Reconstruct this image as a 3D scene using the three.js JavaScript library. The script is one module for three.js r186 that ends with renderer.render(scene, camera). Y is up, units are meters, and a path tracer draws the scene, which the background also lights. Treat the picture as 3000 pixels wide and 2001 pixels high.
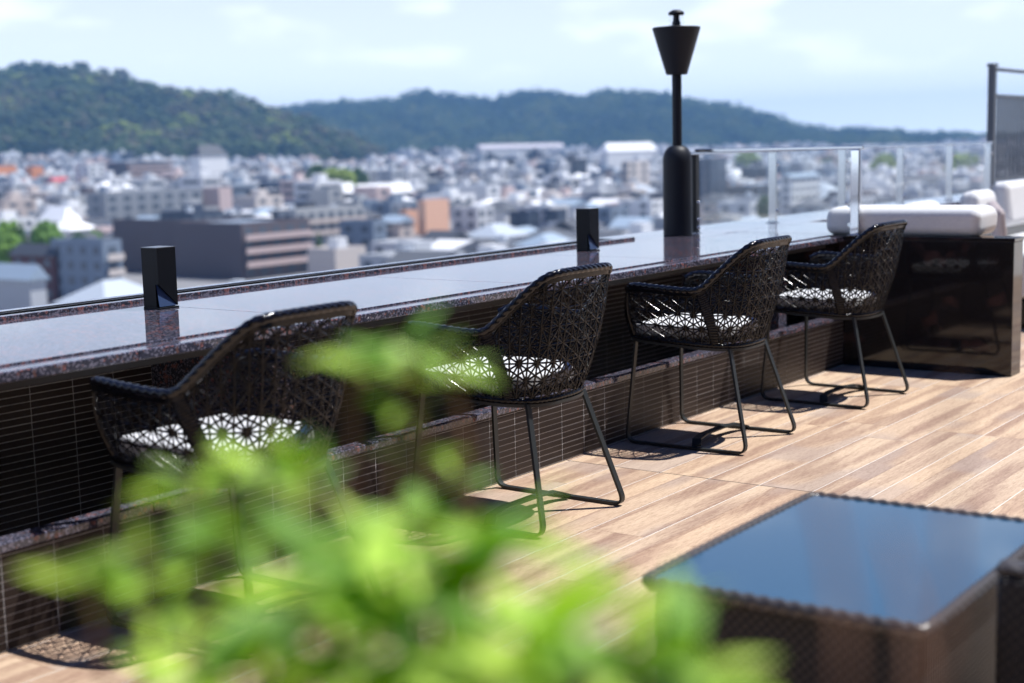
import * as THREE from 'three';
import { RoundedBoxGeometry } from 'three/addons/geometries/RoundedBoxGeometry.js';
import { mergeGeometries, mergeVertices } from 'three/addons/utils/BufferGeometryUtils.js';

// ------------------------------------------------------------------ camera, sky, sun, exposure
const scene = new THREE.Scene();
const F = 4200, CX = 1500, CY = 1000.5, ROLL = 0.024, PITCH = 0.13497, YAW = 0.62601, EYE = new THREE.Vector3(0, 1.65, 0);
const V = (x, y, z) => new THREE.Vector3(x, y, z);
const turn = Math.PI / 2 - YAW;
const levelF = V(Math.sin(turn), 0, -Math.cos(turn)), levelR = V(Math.cos(turn), 0, Math.sin(turn)), levelU = V(0, 1, 0);
const FWD = levelF.clone().multiplyScalar(Math.cos(PITCH)).addScaledVector(levelU, -Math.sin(PITCH));
const UP0 = levelU.clone().multiplyScalar(Math.cos(PITCH)).addScaledVector(levelF, Math.sin(PITCH));
const RIGHT = levelR.clone().multiplyScalar(Math.cos(ROLL)).addScaledVector(UP0, -Math.sin(ROLL));
const UPV = levelR.clone().multiplyScalar(Math.sin(ROLL)).addScaledVector(UP0, Math.cos(ROLL));
const camera = new THREE.PerspectiveCamera(2 * Math.atan(1000.5 / F) * 180 / Math.PI, 1024 / 683, 0.05, 20000);
camera.position.copy(EYE);
camera.quaternion.setFromRotationMatrix(new THREE.Matrix4().makeBasis(RIGHT, UPV, FWD.clone().negate()));
camera.focus = 6.9;
camera.userData.fStop = 1.42;
camera.updateMatrixWorld(true);

const renderer = new THREE.WebGLRenderer();
renderer.toneMapping = THREE.LinearToneMapping;
renderer.toneMappingExposure = 1.38;
renderer.shadowMap.enabled = true;

// seeded random numbers and value noise
function rng(seed) { let s = seed >>> 0; return () => { s = (s + 0x6D2B79F5) | 0; let t = Math.imul(s ^ (s >>> 15), 1 | s); t = (t + Math.imul(t ^ (t >>> 7), 61 | t)) ^ t; return ((t ^ (t >>> 14)) >>> 0) / 4294967296; }; }
function hash(x, y, s) { let h = Math.imul(x, 374761393) + Math.imul(y, 668265263) + Math.imul(s, 1274126177) | 0; h = Math.imul(h ^ (h >>> 13), 1274126177); return ((h ^ (h >>> 16)) >>> 0) / 4294967296; }
function noise(x, y, s = 0, px = 0, py = 0) {
  const xi = Math.floor(x), yi = Math.floor(y); let u = x - xi, v = y - yi; u = u * u * (3 - 2 * u); v = v * v * (3 - 2 * v);
  const wx = k => px ? ((k % px) + px) % px : k, wy = k => py ? ((k % py) + py) % py : k;
  const a = hash(wx(xi), wy(yi), s), b = hash(wx(xi + 1), wy(yi), s), c = hash(wx(xi), wy(yi + 1), s), d = hash(wx(xi + 1), wy(yi + 1), s);
  return a + (b - a) * u + (c - a) * v + (a - b - c + d) * u * v;
}
function fbm(x, y, s, n = 4) { let t = 0, a = 0.5, m = 0; for (let i = 0; i < n; i++) { t += a * noise(x, y, s + i * 17); m += a; x *= 2.03; y *= 2.03; a *= 0.5; } return t / m; }
const lerp = (a, b, t) => a + (b - a) * t, clamp = (v, a = 0, b = 1) => Math.min(b, Math.max(a, v)), sstep = (a, b, v) => { const t = clamp((v - a) / (b - a)); return t * t * (3 - 2 * t); };

// sky: pale at the horizon, blue above, thin streaky clouds all round
{
  const W = 2048, H = 1024, d = new Float32Array(W * H * 4);
  const hor = [1.06, 1.17, 1.30], zen = [0.012, 0.058, 0.25], cl = [1.0, 1.08, 1.17];
  for (let j = 0; j < H; j++) {
    const e = ((j + 0.5) / H - 0.5) * 180, k = Math.exp(-Math.max(e, 0) / 12.5);
    for (let i = 0; i < W; i++) {
      const az = (i / W) * 360;
      let c = 0;
      if (e > 0 && e < 60) {
        const px = az / 3.2, py = e / 0.9, per = 360 / 3.2;
        let n = 0, a = 0.5, fx = px, fy = py, pp = Math.round(per);
        for (let o = 0; o < 4; o++) { n += a * noise(fx, fy, 90 + o, pp, 0); fx *= 2; fy *= 2; pp *= 2; a *= 0.5; }
        c = sstep(0.50, 0.78, n) * sstep(1.2, 3.2, e) * (1 - sstep(12, 40, e)) * 0.7;
      }
      const q = (j * W + i) * 4;
      for (let m = 0; m < 3; m++) d[q + m] = lerp(zen[m] + (hor[m] - zen[m]) * k, cl[m], c);
      d[q + 3] = 1;
    }
  }
  const t = new THREE.DataTexture(d, W, H, THREE.RGBAFormat, THREE.FloatType);
  t.mapping = THREE.EquirectangularReflectionMapping; t.magFilter = THREE.LinearFilter; t.needsUpdate = true;
  scene.background = t; scene.environment = t;
}
const sun = new THREE.DirectionalLight(new THREE.Color().setRGB(1, 0.985, 0.96), 5.0);
sun.position.set(0.33, 0.954, 0.28).normalize().multiplyScalar(30).add(V(6, 0, -3)); sun.target.position.set(6, 0, -3);
sun.castShadow = true; sun.shadow.mapSize.set(4096, 4096);
Object.assign(sun.shadow.camera, { left: -14, right: 14, top: 14, bottom: -14, near: 1, far: 80 });
scene.add(sun, sun.target);

// ------------------------------------------------------------------ helpers
const at = (px, py, depth) => EYE.clone().addScaledVector(FWD, depth).addScaledVector(RIGHT, (px - CX) / F * depth).addScaledVector(UPV, -(py - CY) / F * depth);
const rayAt = (px, py) => at(px, py, 1).sub(EYE);
const onY = (px, py, y) => { const r = rayAt(px, py); return EYE.clone().addScaledVector(r, (y - EYE.y) / r.y); };
const taken = {};
function numbered(n) { const k = taken[n] = (taken[n] ?? -1) + 1; return k ? `${n}_${String(k).padStart(3, '0')}` : n; }
function tag(o, label, category, group, kind) { o.userData.label = label; if (category) o.userData.category = category; if (group) o.userData.group = group; if (kind) o.userData.kind = kind; return o; }
function thing(name, label, category, pos = [0, 0, 0], group) { const g = new THREE.Group(); g.name = numbered(name); g.position.set(...pos); scene.add(g); return tag(g, label, category, group); }
function part(name, geo, mat, parent) { const m = new THREE.Mesh(geo, mat); m.name = name; m.castShadow = m.receiveShadow = true; parent.add(m); return m; }
function single(name, geo, mat, label, category, group) { const m = part(numbered(name), geo, mat, scene); return tag(m, label, category, group); }
function struct(name, geo, mat, label) { const m = part(numbered(name), geo, mat, scene); m.userData.kind = 'structure'; if (label) m.userData.label = label; return m; }
const col = (r, g, b) => new THREE.Color().setRGB(r, g, b);
const std = (c, rough = 0.8, o = {}) => new THREE.MeshStandardMaterial({ color: c, roughness: rough, ...o });
const phys = (c, rough, o = {}) => new THREE.MeshPhysicalMaterial({ color: c, roughness: rough, ...o });
// uv in metres on each face, by the way the face points
function metric(g, s = 1, ox = 0, oy = 0) {
  g = g.index ? g.toNonIndexed() : g; const p = g.attributes.position, uv = new Float32Array(p.count * 2);
  const a = V(), b = V(), c = V();
  for (let i = 0; i < p.count; i += 3) {
    a.fromBufferAttribute(p, i); b.fromBufferAttribute(p, i + 1); c.fromBufferAttribute(p, i + 2);
    const n = b.clone().sub(a).cross(c.clone().sub(a)); const ax = Math.abs(n.x), ay = Math.abs(n.y), az = Math.abs(n.z);
    [a, b, c].forEach((v, k) => { const [u, w] = ay >= ax && ay >= az ? [v.x, v.z] : ax >= az ? [v.z, v.y] : [v.x, v.y]; uv[(i + k) * 2] = u / s + ox; uv[(i + k) * 2 + 1] = w / s + oy; });
  }
  g.setAttribute('uv', new THREE.BufferAttribute(uv, 2)); return g;
}
const box = (x0, x1, y0, y1, z0, z1) => new THREE.BoxGeometry(x1 - x0, y1 - y0, z1 - z0).translate((x0 + x1) / 2, (y0 + y1) / 2, (z0 + z1) / 2);
const rbox = (x0, x1, y0, y1, z0, z1, r = 0.004, n = 2) => new RoundedBoxGeometry(x1 - x0, y1 - y0, z1 - z0, n, r).translate((x0 + x1) / 2, (y0 + y1) / 2, (z0 + z1) / 2);
function clean(g) { for (const k of Object.keys(g.attributes)) if (!['position', 'normal', 'uv'].includes(k)) g.deleteAttribute(k); return g.index ? g.toNonIndexed() : g; }
const merge = list => mergeGeometries(list.map(clean), false);
const curve = pts => new THREE.CatmullRomCurve3(pts.map(p => p.isVector3 ? p : V(...p)), false, 'centripetal');
// flat bar swept along a path; side is the direction of its width
function flatBar(points, side, w, t) {
  const pos = [], idx = [], n = points.length, S = V(), N = V(), T = V();
  for (let i = 0; i < n; i++) {
    T.copy(points[Math.min(i + 1, n - 1)]).sub(points[Math.max(i - 1, 0)]).normalize();
    S.copy(side).addScaledVector(T, -side.dot(T)).normalize(); N.crossVectors(T, S);
    for (const [a, b] of [[1, 1], [-1, 1], [-1, -1], [1, -1]]) { const q = points[i].clone().addScaledVector(S, a * w / 2).addScaledVector(N, b * t / 2); pos.push(q.x, q.y, q.z); }
    if (i) for (let k = 0; k < 4; k++) { const a = (i - 1) * 4 + k, b = (i - 1) * 4 + (k + 1) % 4, c = a + 4, d = b + 4; idx.push(a, c, b, b, c, d); }
  }
  idx.push(0, 1, 2, 0, 2, 3); const e = (n - 1) * 4; idx.push(e, e + 2, e + 1, e, e + 3, e + 2);
  const g = new THREE.BufferGeometry(); g.setAttribute('position', new THREE.Float32BufferAttribute(pos, 3)); g.setIndex(idx);
  const f = g.toNonIndexed(); f.computeVertexNormals(); f.setAttribute('uv', new THREE.Float32BufferAttribute(new Float32Array(f.attributes.position.count * 2), 2)); return f;
}
// wrapped (twisted) tube: round or oval section whose surface shows the turns of the strand
function cord(cv, nseg, nrad, ra, rb, turns, depth, closed = false, strands = 3) {
  const pts = cv.getSpacedPoints(nseg), pos = [], idx = [], T = V(), S = V(), N = V(), up = V(0, 1, 0), L = cv.getLength();
  for (let i = 0; i <= nseg; i++) {
    const a = closed ? pts[(i - 1 + nseg) % nseg] : pts[Math.max(0, i - 1)], b = closed ? pts[(i + 1) % nseg] : pts[Math.min(nseg, i + 1)];
    T.copy(b).sub(a).normalize(); S.crossVectors(T, up); if (S.lengthSq() < 0.02) S.set(1, 0, 0); S.normalize(); N.crossVectors(S, T);
    for (let k = 0; k < nrad; k++) {
      const th = k / nrad * Math.PI * 2, m = 1 + depth * Math.cos(strands * th + turns * Math.PI * 2 * (i / nseg) * L);
      const q = pts[i].clone().addScaledVector(S, Math.cos(th) * ra * m).addScaledVector(N, Math.sin(th) * rb * m); pos.push(q.x, q.y, q.z);
    }
    if (i) for (let k = 0; k < nrad; k++) { const a0 = (i - 1) * nrad + k, b0 = (i - 1) * nrad + (k + 1) % nrad; idx.push(a0, b0, a0 + nrad, b0, b0 + nrad, a0 + nrad); }
  }
  if (!closed) { const c0 = pos.length / 3; pos.push(...pts[0].toArray(), ...pts[nseg].toArray()); for (let k = 0; k < nrad; k++) { idx.push(c0, (k + 1) % nrad, k); const e = nseg * nrad; idx.push(c0 + 1, e + k, e + (k + 1) % nrad); } }
  const g = new THREE.BufferGeometry(); g.setAttribute('position', new THREE.Float32BufferAttribute(pos, 3)); g.setIndex(idx); g.computeVertexNormals();
  g.setAttribute('uv', new THREE.Float32BufferAttribute(new Float32Array(pos.length / 3 * 2), 2)); return g;
}
const rod = (a, b, r0, r1 = r0, n = 8) => { const d = b.clone().sub(a), g = new THREE.CylinderGeometry(r1, r0, d.length(), n); g.applyQuaternion(new THREE.Quaternion().setFromUnitVectors(V(0, 1, 0), d.clone().normalize())); return g.translate((a.x + b.x) / 2, (a.y + b.y) / 2, (a.z + b.z) / 2); };
function texture(w, h, fn, srgb = true, rep = true) {
  const d = new Uint8Array(w * h * 4);
  for (let j = 0; j < h; j++) for (let i = 0; i < w; i++) { const c = fn(i / w, j / h, i, j), q = (j * w + i) * 4; d[q] = clamp(c[0]) * 255; d[q + 1] = clamp(c[1]) * 255; d[q + 2] = clamp(c[2]) * 255; d[q + 3] = 255; }
  const t = new THREE.DataTexture(d, w, h); t.magFilter = THREE.LinearFilter; t.minFilter = THREE.LinearMipmapLinearFilter; t.generateMipmaps = true; if (rep) t.wrapS = t.wrapT = THREE.RepeatWrapping; if (srgb) t.colorSpace = THREE.SRGBColorSpace; t.needsUpdate = true; return t;
}

// ------------------------------------------------------------------ materials
// wood-look porcelain: long grain, cathedral figure, cooler and warmer bands
const woodTex = [0, 1, 2, 3].map(k => texture(1024, 256, (u, v) => {
  const s = 200 + k * 31, n = (x, y, px, py, q) => noise(x, y, s + q, px, py);
  const wob = n(u * 2, v * 3, 2, 3, 1) * 0.9 + n(u * 5, v * 6, 5, 6, 2) * 0.3;
  const band = n(u * 2, v * 6 + wob * 1.2, 2, 0, 3), band2 = n(u * 3, v * 10, 3, 10, 9);
  const ring = 0.5 + 0.5 * Math.sin((v * 11 + wob * 7) * 6.283);
  const fine = n(u * 40, v * 200, 40, 200, 4), fine2 = n(u * 90, v * 128, 90, 128, 5), pore = n(u * 60, v * 256, 60, 256, 6);
  let t = sstep(0.30, 0.78, band * 0.75 + band2 * 0.25); t = t * 0.72 + ring * 0.16 + (fine - 0.5) * 0.42 + (fine2 - 0.5) * 0.2;
  const L = [0.785, 0.69, 0.585], D = [0.575, 0.465, 0.395], G = [0.635, 0.57, 0.535]; const gk = sstep(0.45, 0.8, n(u * 4, v * 2, 4, 2, 8)) * 0.5;
  const p = sstep(0.78, 0.92, pore) * 0.12; return L.map((l, m) => lerp(lerp(l, D[m], clamp(t)), G[m], gk) - p);
}));
const woodTints = [[1, 1, 1], [0.96, 0.94, 0.93], [1.02, 0.99, 0.95], [0.95, 0.95, 0.97]];
const woodMats = woodTex.flatMap((t, i) => woodTints.slice(0, 3).map(c => std(col(...c), 0.62, { map: t, bumpMap: t, bumpScale: 0.0006 })));
// polished granite: near-black ground with salmon and grey crystals
const graniteTex = texture(1024, 1024, (u, v) => {
  const cell = (f, s) => { const x = u * f, y = v * f, xi = Math.floor(x), yi = Math.floor(y); let b = 9, id = 0; for (let a = -1; a <= 1; a++) for (let c = -1; c <= 1; c++) { const X = ((xi + a) % f + f) % f, Y = ((yi + c) % f + f) % f; const dx = xi + a + hash(X, Y, s) - x, dy = yi + c + hash(X, Y, s + 1) - y, d = dx * dx + dy * dy; if (d < b) { b = d; id = hash(X, Y, s + 2); } } return [Math.sqrt(b), id]; };
  const [d1, i1] = cell(46, 5), [, i2] = cell(120, 9), [, i3] = cell(230, 13); const lump = noise(u * 12, v * 12, 31, 12, 12);
  let c = [0.15 + i3 * 0.11, 0.155 + i3 * 0.11, 0.20 + i3 * 0.12];
  if (i2 > 0.72) c = [0.36 + i3 * 0.12, 0.35 + i3 * 0.12, 0.41 + i3 * 0.12];
  if (i1 + lump * 0.5 > 1.12 && d1 < 0.5) { const k = 0.6 + i3 * 0.6; c = [0.52 * k, 0.36 * k, 0.36 * k]; }
  if (i2 < 0.05) c = [0.38, 0.28, 0.27];
  return c;
});
const granite = phys(col(1, 1, 1), 0.06, { map: graniteTex, ior: 1.6 });
const graniteFace = phys(col(1, 1, 1), 0.14, { map: graniteTex, ior: 1.6 });
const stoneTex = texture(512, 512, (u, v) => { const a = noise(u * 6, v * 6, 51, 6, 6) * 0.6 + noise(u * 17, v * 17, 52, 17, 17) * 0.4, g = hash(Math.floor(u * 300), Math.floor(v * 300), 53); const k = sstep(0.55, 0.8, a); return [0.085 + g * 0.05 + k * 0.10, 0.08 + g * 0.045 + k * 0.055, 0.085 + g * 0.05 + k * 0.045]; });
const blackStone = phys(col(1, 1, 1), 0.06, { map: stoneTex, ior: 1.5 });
const wicker = phys(col(0.004, 0.004, 0.006), 0.17, { ior: 1.5, specularIntensity: 0.55 });
const wickerRim = phys(col(0.004, 0.004, 0.007), 0.16, { ior: 1.5, specularIntensity: 0.9 });
const legMetal = phys(col(0.020, 0.024, 0.026), 0.42, { specularIntensity: 0.7 });
const steel = std(col(0.62, 0.64, 0.67), 0.13, { metalness: 1 });
const chrome = std(col(0.8, 0.81, 0.83), 0.06, { metalness: 1 });
const blackMetal = std(col(0.013, 0.014, 0.017), 0.38, { metalness: 0.2 });
const cushionMat = std(col(0.80, 0.80, 0.82), 0.9);
const fabricTex = texture(256, 256, (u, v) => { const w = 0.9 + 0.1 * Math.sin(u * 402) * Math.sin(v * 402) - 0.06 * noise(u * 60, v * 60, 4, 60, 60); return [w, w, w]; });
const cushionFab = std(col(0.87, 0.88, 0.91), 0.92, { map: fabricTex });
const grout = std(col(0.50, 0.50, 0.51), 0.95);
const deckGrout = std(col(0.64, 0.60, 0.55), 0.95);
const jointDark = std(col(0.05, 0.05, 0.05), 0.9);
const tileMats = [[0.027, 0.019, 0.016], [0.023, 0.016, 0.014], [0.031, 0.022, 0.019]].map(c => phys(col(...c), 0.45, { ior: 1.4, specularIntensity: 0.7 }));
const glassMat = phys(col(0.985, 0.995, 0.995), 0.0, { transmission: 1, thickness: 0, ior: 1.25 });

// ------------------------------------------------------------------ the terrace floor: planks one by one
{
  const deck = new THREE.Group(); deck.name = 'terrace_deck'; deck.userData = { kind: 'structure', label: 'wood-look plank deck of the rooftop terrace with white joints' }; scene.add(deck);
  part('grout_bed', box(-6, 30, -0.25, -0.0015, -5.02, 7), deckGrout, deck);
  const R = rng(11), pitch = 0.2745, xj = 6.18; let count = 0;
  const rest = [];
  const uvPlank = (w, l) => { // 12-triangle slab with its own window into the wood texture
    const g = new THREE.BoxGeometry(l, 0.02, w).toNonIndexed(), p = g.attributes.position, uv = g.attributes.uv, ou = R(), ov = R();
    for (let i = 0; i < p.count; i++) uv.setXY(i, p.getX(i) / 1.7 + ou, p.getZ(i) / 0.42 + ov); return g;
  };
  for (let k = -4; k < 16; k++) {
    const z0 = -3.29 + k * pitch, z1 = z0 + pitch; let x = -0.6 - R() * 1.0 - 0.35;
    if (z1 < -4.2) continue;
    while (x < 17) {
      let l = 1.32 + 0.18 * Math.round(R() * 2); let e = x + l; if (x < xj && e > xj - 0.25) e = xj;
      const cuts = R() < 0.42 ? [0, [0.36, 0.5, 0.64][Math.floor(R() * 3)], 1] : [0, 1];
      for (let c = 0; c < cuts.length - 1; c++) {
        const a = lerp(z0, z1, cuts[c]) + (c ? 0.0005 : 0.0034), b = lerp(z0, z1, cuts[c + 1]) - (c === cuts.length - 2 ? 0.0034 : 0.0005);
        const za = Math.max(a, -4.135); if (b - za < 0.006) continue;
        const x0 = x + (x === xj ? 0.004 : 0.0009), x1 = e - (e === xj ? 0.004 : 0.0009);
        const g = uvPlank(b - za, x1 - x0).translate((x0 + x1) / 2, -0.01, (za + b) / 2), m = woodMats[Math.floor(R() * woodMats.length)];
        const near = x1 > 1.5 && x0 < 13.5 && za < -0.9 + (x0 - 4) * 0.14 && b > -4.2;
        if (near && count < 300) { part('plank', g, m, deck); count++; } else rest.push([g, m]);
      }
      x = e;
    }
  }
  const by = new Map(); rest.forEach(([g, m]) => by.set(m, [...(by.get(m) || []), g]));
  for (const [m, gs] of by) part('far_planks', merge(gs), m, deck).userData.kind = 'stuff';
  part('expansion_joint', box(xj - 0.0035, xj + 0.0035, -0.0014, -0.0007, -4.13, 1.2), jointDark, deck);
}
// the building under the terrace
struct('terrace_building', box(-8, 32, -25, -0.26, -5.9, 8), std(col(0.35, 0.34, 0.33), 0.9), 'rooftop building that carries the terrace');

// unseen dark walls added behind and beside the viewer to block sky light
{
  const t = thing('hotel_upper_storey', 'dark clad upper storey of the building behind the terrace', 'building', [0, 0, 0]), m = std(col(0.07, 0.065, 0.06), 0.8);
  part('wall', box(-6, 26, 0.001, 6.2, 4.2, 7), m, t); part('wall', box(-6, -4.6, 0.001, 6.2, -5.9, 4.199), m, t); part('cornice', box(-6.1, 26.1, 6.2, 6.45, 4.0, 7.1), m, t);
}

// ------------------------------------------------------------------ bar counter
const HC = 0.954, ZF = -4.14, ZG = -4.252, ZU = -5.42;
{
  const t = thing('bar_counter', 'long polished dark granite bar counter along the terrace edge', 'counter', [0, 0, 0]);
  const seams = [0.4, 2.35, 4.44, 5.98, 7.62, 9.08]; // slab joints
  for (let i = 0; i < seams.length - 1; i++) part('counter_slab', metric(rbox(seams[i] + 0.0012, seams[i + 1] - 0.0012, HC - 0.03, HC, ZU, ZG, 0.0025, 1), 0.9, i * 0.37, i * 0.21), granite, t);
  for (let i = 0; i < 3; i++) { const a = [0.4, 3.4, 6.55, 9.875][i], b = [0.4, 3.4, 6.55, 9.875][i + 1]; part('front_nosing', metric(rbox(a + 0.0008, b - 0.0008, 0.908, HC - 0.0075, ZF - 0.13, ZF, 0.006, 2), 0.9, i * 0.3, 0.4), graniteFace, t); }
  for (let i = 0; i < 3; i++) { const a = [0.4, 3.9, 6.5, 9.07][i], b = [0.4, 3.9, 6.5, 9.07][i + 1]; part('back_upstand', metric(rbox(a + 0.0008, b - 0.0008, HC - 0.03, HC + 0.018, ZU - 0.045, ZU - 0.001, 0.003, 1), 0.9, i * 0.23, 0.1), graniteFace, t); }
  part('corner_slab', metric(rbox(9.083, 9.876, HC - 0.03, HC, -5.80, ZG, 0.0025, 1), 0.9, 0.7, 0.3), granite, t);
  for (let i = 0; i < 4; i++) part('ledge_slab', metric(rbox(9.879 + i * 2.3, 9.876 + (i + 1) * 2.3, HC - 0.03, HC, -5.80, -5.12, 0.0025, 1), 0.9, i * 0.3, 0.5), granite, t);
  part('ledge_slab', metric(rbox(10.103, 11.45, HC - 0.03, HC, -5.117, -4.25, 0.0025, 1), 0.9, 0.15, 0.75), granite, t); part('ledge_wall', box(10.103, 11.44, 0.002, HC - 0.031, -5.11, -4.26), granite, t);
  part('core', box(0.4, 9.87, 0.86, HC - 0.031, -5.44, ZF - 0.14), std(col(0.03, 0.03, 0.032), 0.7), t);
  part('support_fin', metric(box(4.17, 4.30, 0.004, 0.859, -5.0, -4.24), 0.9), granite, t);
  part('support_fin', metric(box(9.0, 9.12, 0.004, 0.859, -5.0, -4.24), 0.9), granite, t);
  part('ledge_wall', box(9.12, 19.0, -0.2, HC - 0.031, -5.78, -5.14), std(col(0.05, 0.05, 0.055), 0.7), t);
}
// tiles: 0.2115 x 0.0296 border tiles, each 4 mm proud of the joints
function tileField(owner, x0, x1, y0, y1, z, phase, score, limit) {
  const pw = 0.2115, ph = 0.0296, R = rng(77 + Math.round(x0 * 10)); const all = [];
  for (let i = Math.floor((x0 - phase) / pw); phase + i * pw < x1; i++) for (let j = 0; y0 + j * ph < y1 - 0.006; j++) {
    const a = Math.max(x0, phase + i * pw + 0.0022), b = Math.min(x1, phase + (i + 1) * pw - 0.0022), c = y0 + j * ph + 0.0022, d = Math.min(y1, y0 + (j + 1) * ph - 0.0016);
    if (b - a > 0.01) all.push([a, b, c, d, score((a + b) / 2, (c + d) / 2), Math.floor(R() * 3), (R() - 0.5) * 0.0012]);
  }
  all.sort((p, q) => q[4] - p[4]); const rest = [[], [], []];
  const full = new RoundedBoxGeometry(pw - 0.0044, ph - 0.0038, 0.012, 1, 0.0012);
  all.forEach(([a, b, c, d, s, m, off], n) => {
    const std_ = Math.abs(b - a - (pw - 0.0044)) < 1e-5 && Math.abs(d - c - (ph - 0.0038)) < 1e-5;
    if (n < limit) { const g = std_ ? full : new THREE.BoxGeometry(b - a, d - c, 0.012); const q = part('tile', g, tileMats[m], owner); q.position.set((a + b) / 2, (c + d) / 2, z - 0.002 + off); }
    else rest[m].push(new THREE.BoxGeometry(b - a, d - c, 0.012).translate((a + b) / 2, (c + d) / 2, z - 0.002 + off));
  });
  rest.forEach((g, m) => { if (g.length) part('more_tiles', merge(g), tileMats[m], owner).userData.kind = 'stuff'; });
}
{
  const t = thing('footrest_wall', 'low footrest wall of thin brown tiles under a granite cap', 'low wall', [0, 0, 0]);
  part('mortar', box(0.4, 9.87, 0.002, 0.338, ZF - 0.058, ZF + 0.0022), grout, t);
  tileField(t, 0.4, 9.87, 0.004, 0.338, ZF, 5.73 - 0.2115 * 27, (x, y) => -Math.abs(x - 5.9), 300);
  const caps = [0.4, 2.0, 3.42, 4.86, 6.34, 7.8, 9.87];
  for (let i = 0; i < 6; i++) part('cap_stone', metric(rbox(caps[i] + 0.001, caps[i + 1] - 0.001, 0.339, 0.376, ZF - 0.075, ZF + 0.012, 0.007, 2), 0.9, i * 0.17, 0.3), graniteFace, t);
}
{
  const t = thing('counter_back_wall', 'dark tiled wall deep under the bar counter', 'wall', [0, 0, 0]);
  part('mortar', box(0.4, 9.87, 0.002, 0.858, -5.10, -4.9985), grout, t);
  tileField(t, 0.4, 9.87, 0.012, 0.858, -5.0, 4.17 - 0.2115 * 18, (x, y) => (x < 4.17 ? 0 : -9) - Math.abs(x - 3.7) - Math.max(0, 0.2 - y), 170);
}
// outer rail behind the counter
{
  const t = thing('outer_rail', 'slim black-edged metal rail just beyond the bar counter', 'rail', [0, 0, 0]);
  part('rail_top', rbox(0.2, 9.06, 0.945, 0.957, -5.79, -5.745, 0.003, 1), std(col(0.75, 0.77, 0.78), 0.25, { metalness: 1 }), t);
  part('rail_web', box(0.2, 9.06, 0.926, 0.9445, -5.782, -5.752), blackMetal, t);
  for (const x of [1.35, 3.1, 4.86, 6.9, 8.6]) part('rail_post', box(x - 0.012, x + 0.012, -0.25, 0.9255, -5.777, -5.757), steel, t);
  part('parapet', box(0.2, 9.06, -0.255, 0.25, -5.9, -5.60), std(col(0.3, 0.31, 0.33), 0.85), t);
}
// end wall by the last chair
{
  const t = thing('end_wall', 'waist-high polished black granite end wall closing the counter', 'wall', [0, 0, 0]);
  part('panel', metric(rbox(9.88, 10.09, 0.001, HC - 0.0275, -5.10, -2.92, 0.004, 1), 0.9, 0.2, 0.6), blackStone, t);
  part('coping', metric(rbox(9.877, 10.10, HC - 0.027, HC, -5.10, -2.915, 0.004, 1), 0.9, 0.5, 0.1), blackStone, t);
}

// ------------------------------------------------------------------ table lanterns on the counter
function lantern(x, z, label) {
  const w = 0.108, h = 0.282, t = thing('table_lantern', label, 'lantern', [x, HC, z], 'table lanterns on the counter');
  const body = phys(col(0.006, 0.007, 0.010), 0.4, { specularIntensity: 0.4 });
  part('base_plate', rbox(-0.004, w + 0.004, 0, 0.008, -w, 0.004, 0.002, 1), body, t);
  // body: a box with a triangular cut at lower left, made for the painted reflection
  const y0 = 0.012, yk = 0.115, d = 0.022; const s = new THREE.Shape(); s.moveTo(0, yk); s.lineTo(w, y0); s.lineTo(w, h - 0.004); s.lineTo(0, h - 0.004);
  part('body', merge([box(0, w, 0.008, h - 0.004, -w, -d), new THREE.ExtrudeGeometry(s, { depth: d - 0.0005, bevelEnabled: false }).translate(0, 0, -d + 0.0005)]), body, t);
  const f = new THREE.BufferGeometry(); f.setAttribute('position', new THREE.Float32BufferAttribute([0.001, yk - 0.002, -d + 0.004, 0.001, y0, -0.002, w - 0.004, y0, -0.002], 3)); f.setAttribute('uv', new THREE.Float32BufferAttribute([0, 0, 1, 0, 0, 1], 2)); f.computeVertexNormals();
  part('painted_reflection', f, phys(col(0.045, 0.075, 0.16), 0.25, { ior: 1.5 }), t);  // blue colour stands in for a reflection on the dark glass front
  part('lid', rbox(-0.0008, w + 0.0008, h - 0.004, h, -w - 0.0008, 0.0008, 0.001, 1), std(col(0.14, 0.15, 0.17), 0.3, { metalness: 0.6 }), t);
  return t;
}
lantern(4.318, -5.092, 'black box lantern on the counter behind the nearest chair');
lantern(7.965, -5.103, 'black box lantern on the counter near the torch lamp');

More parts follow.
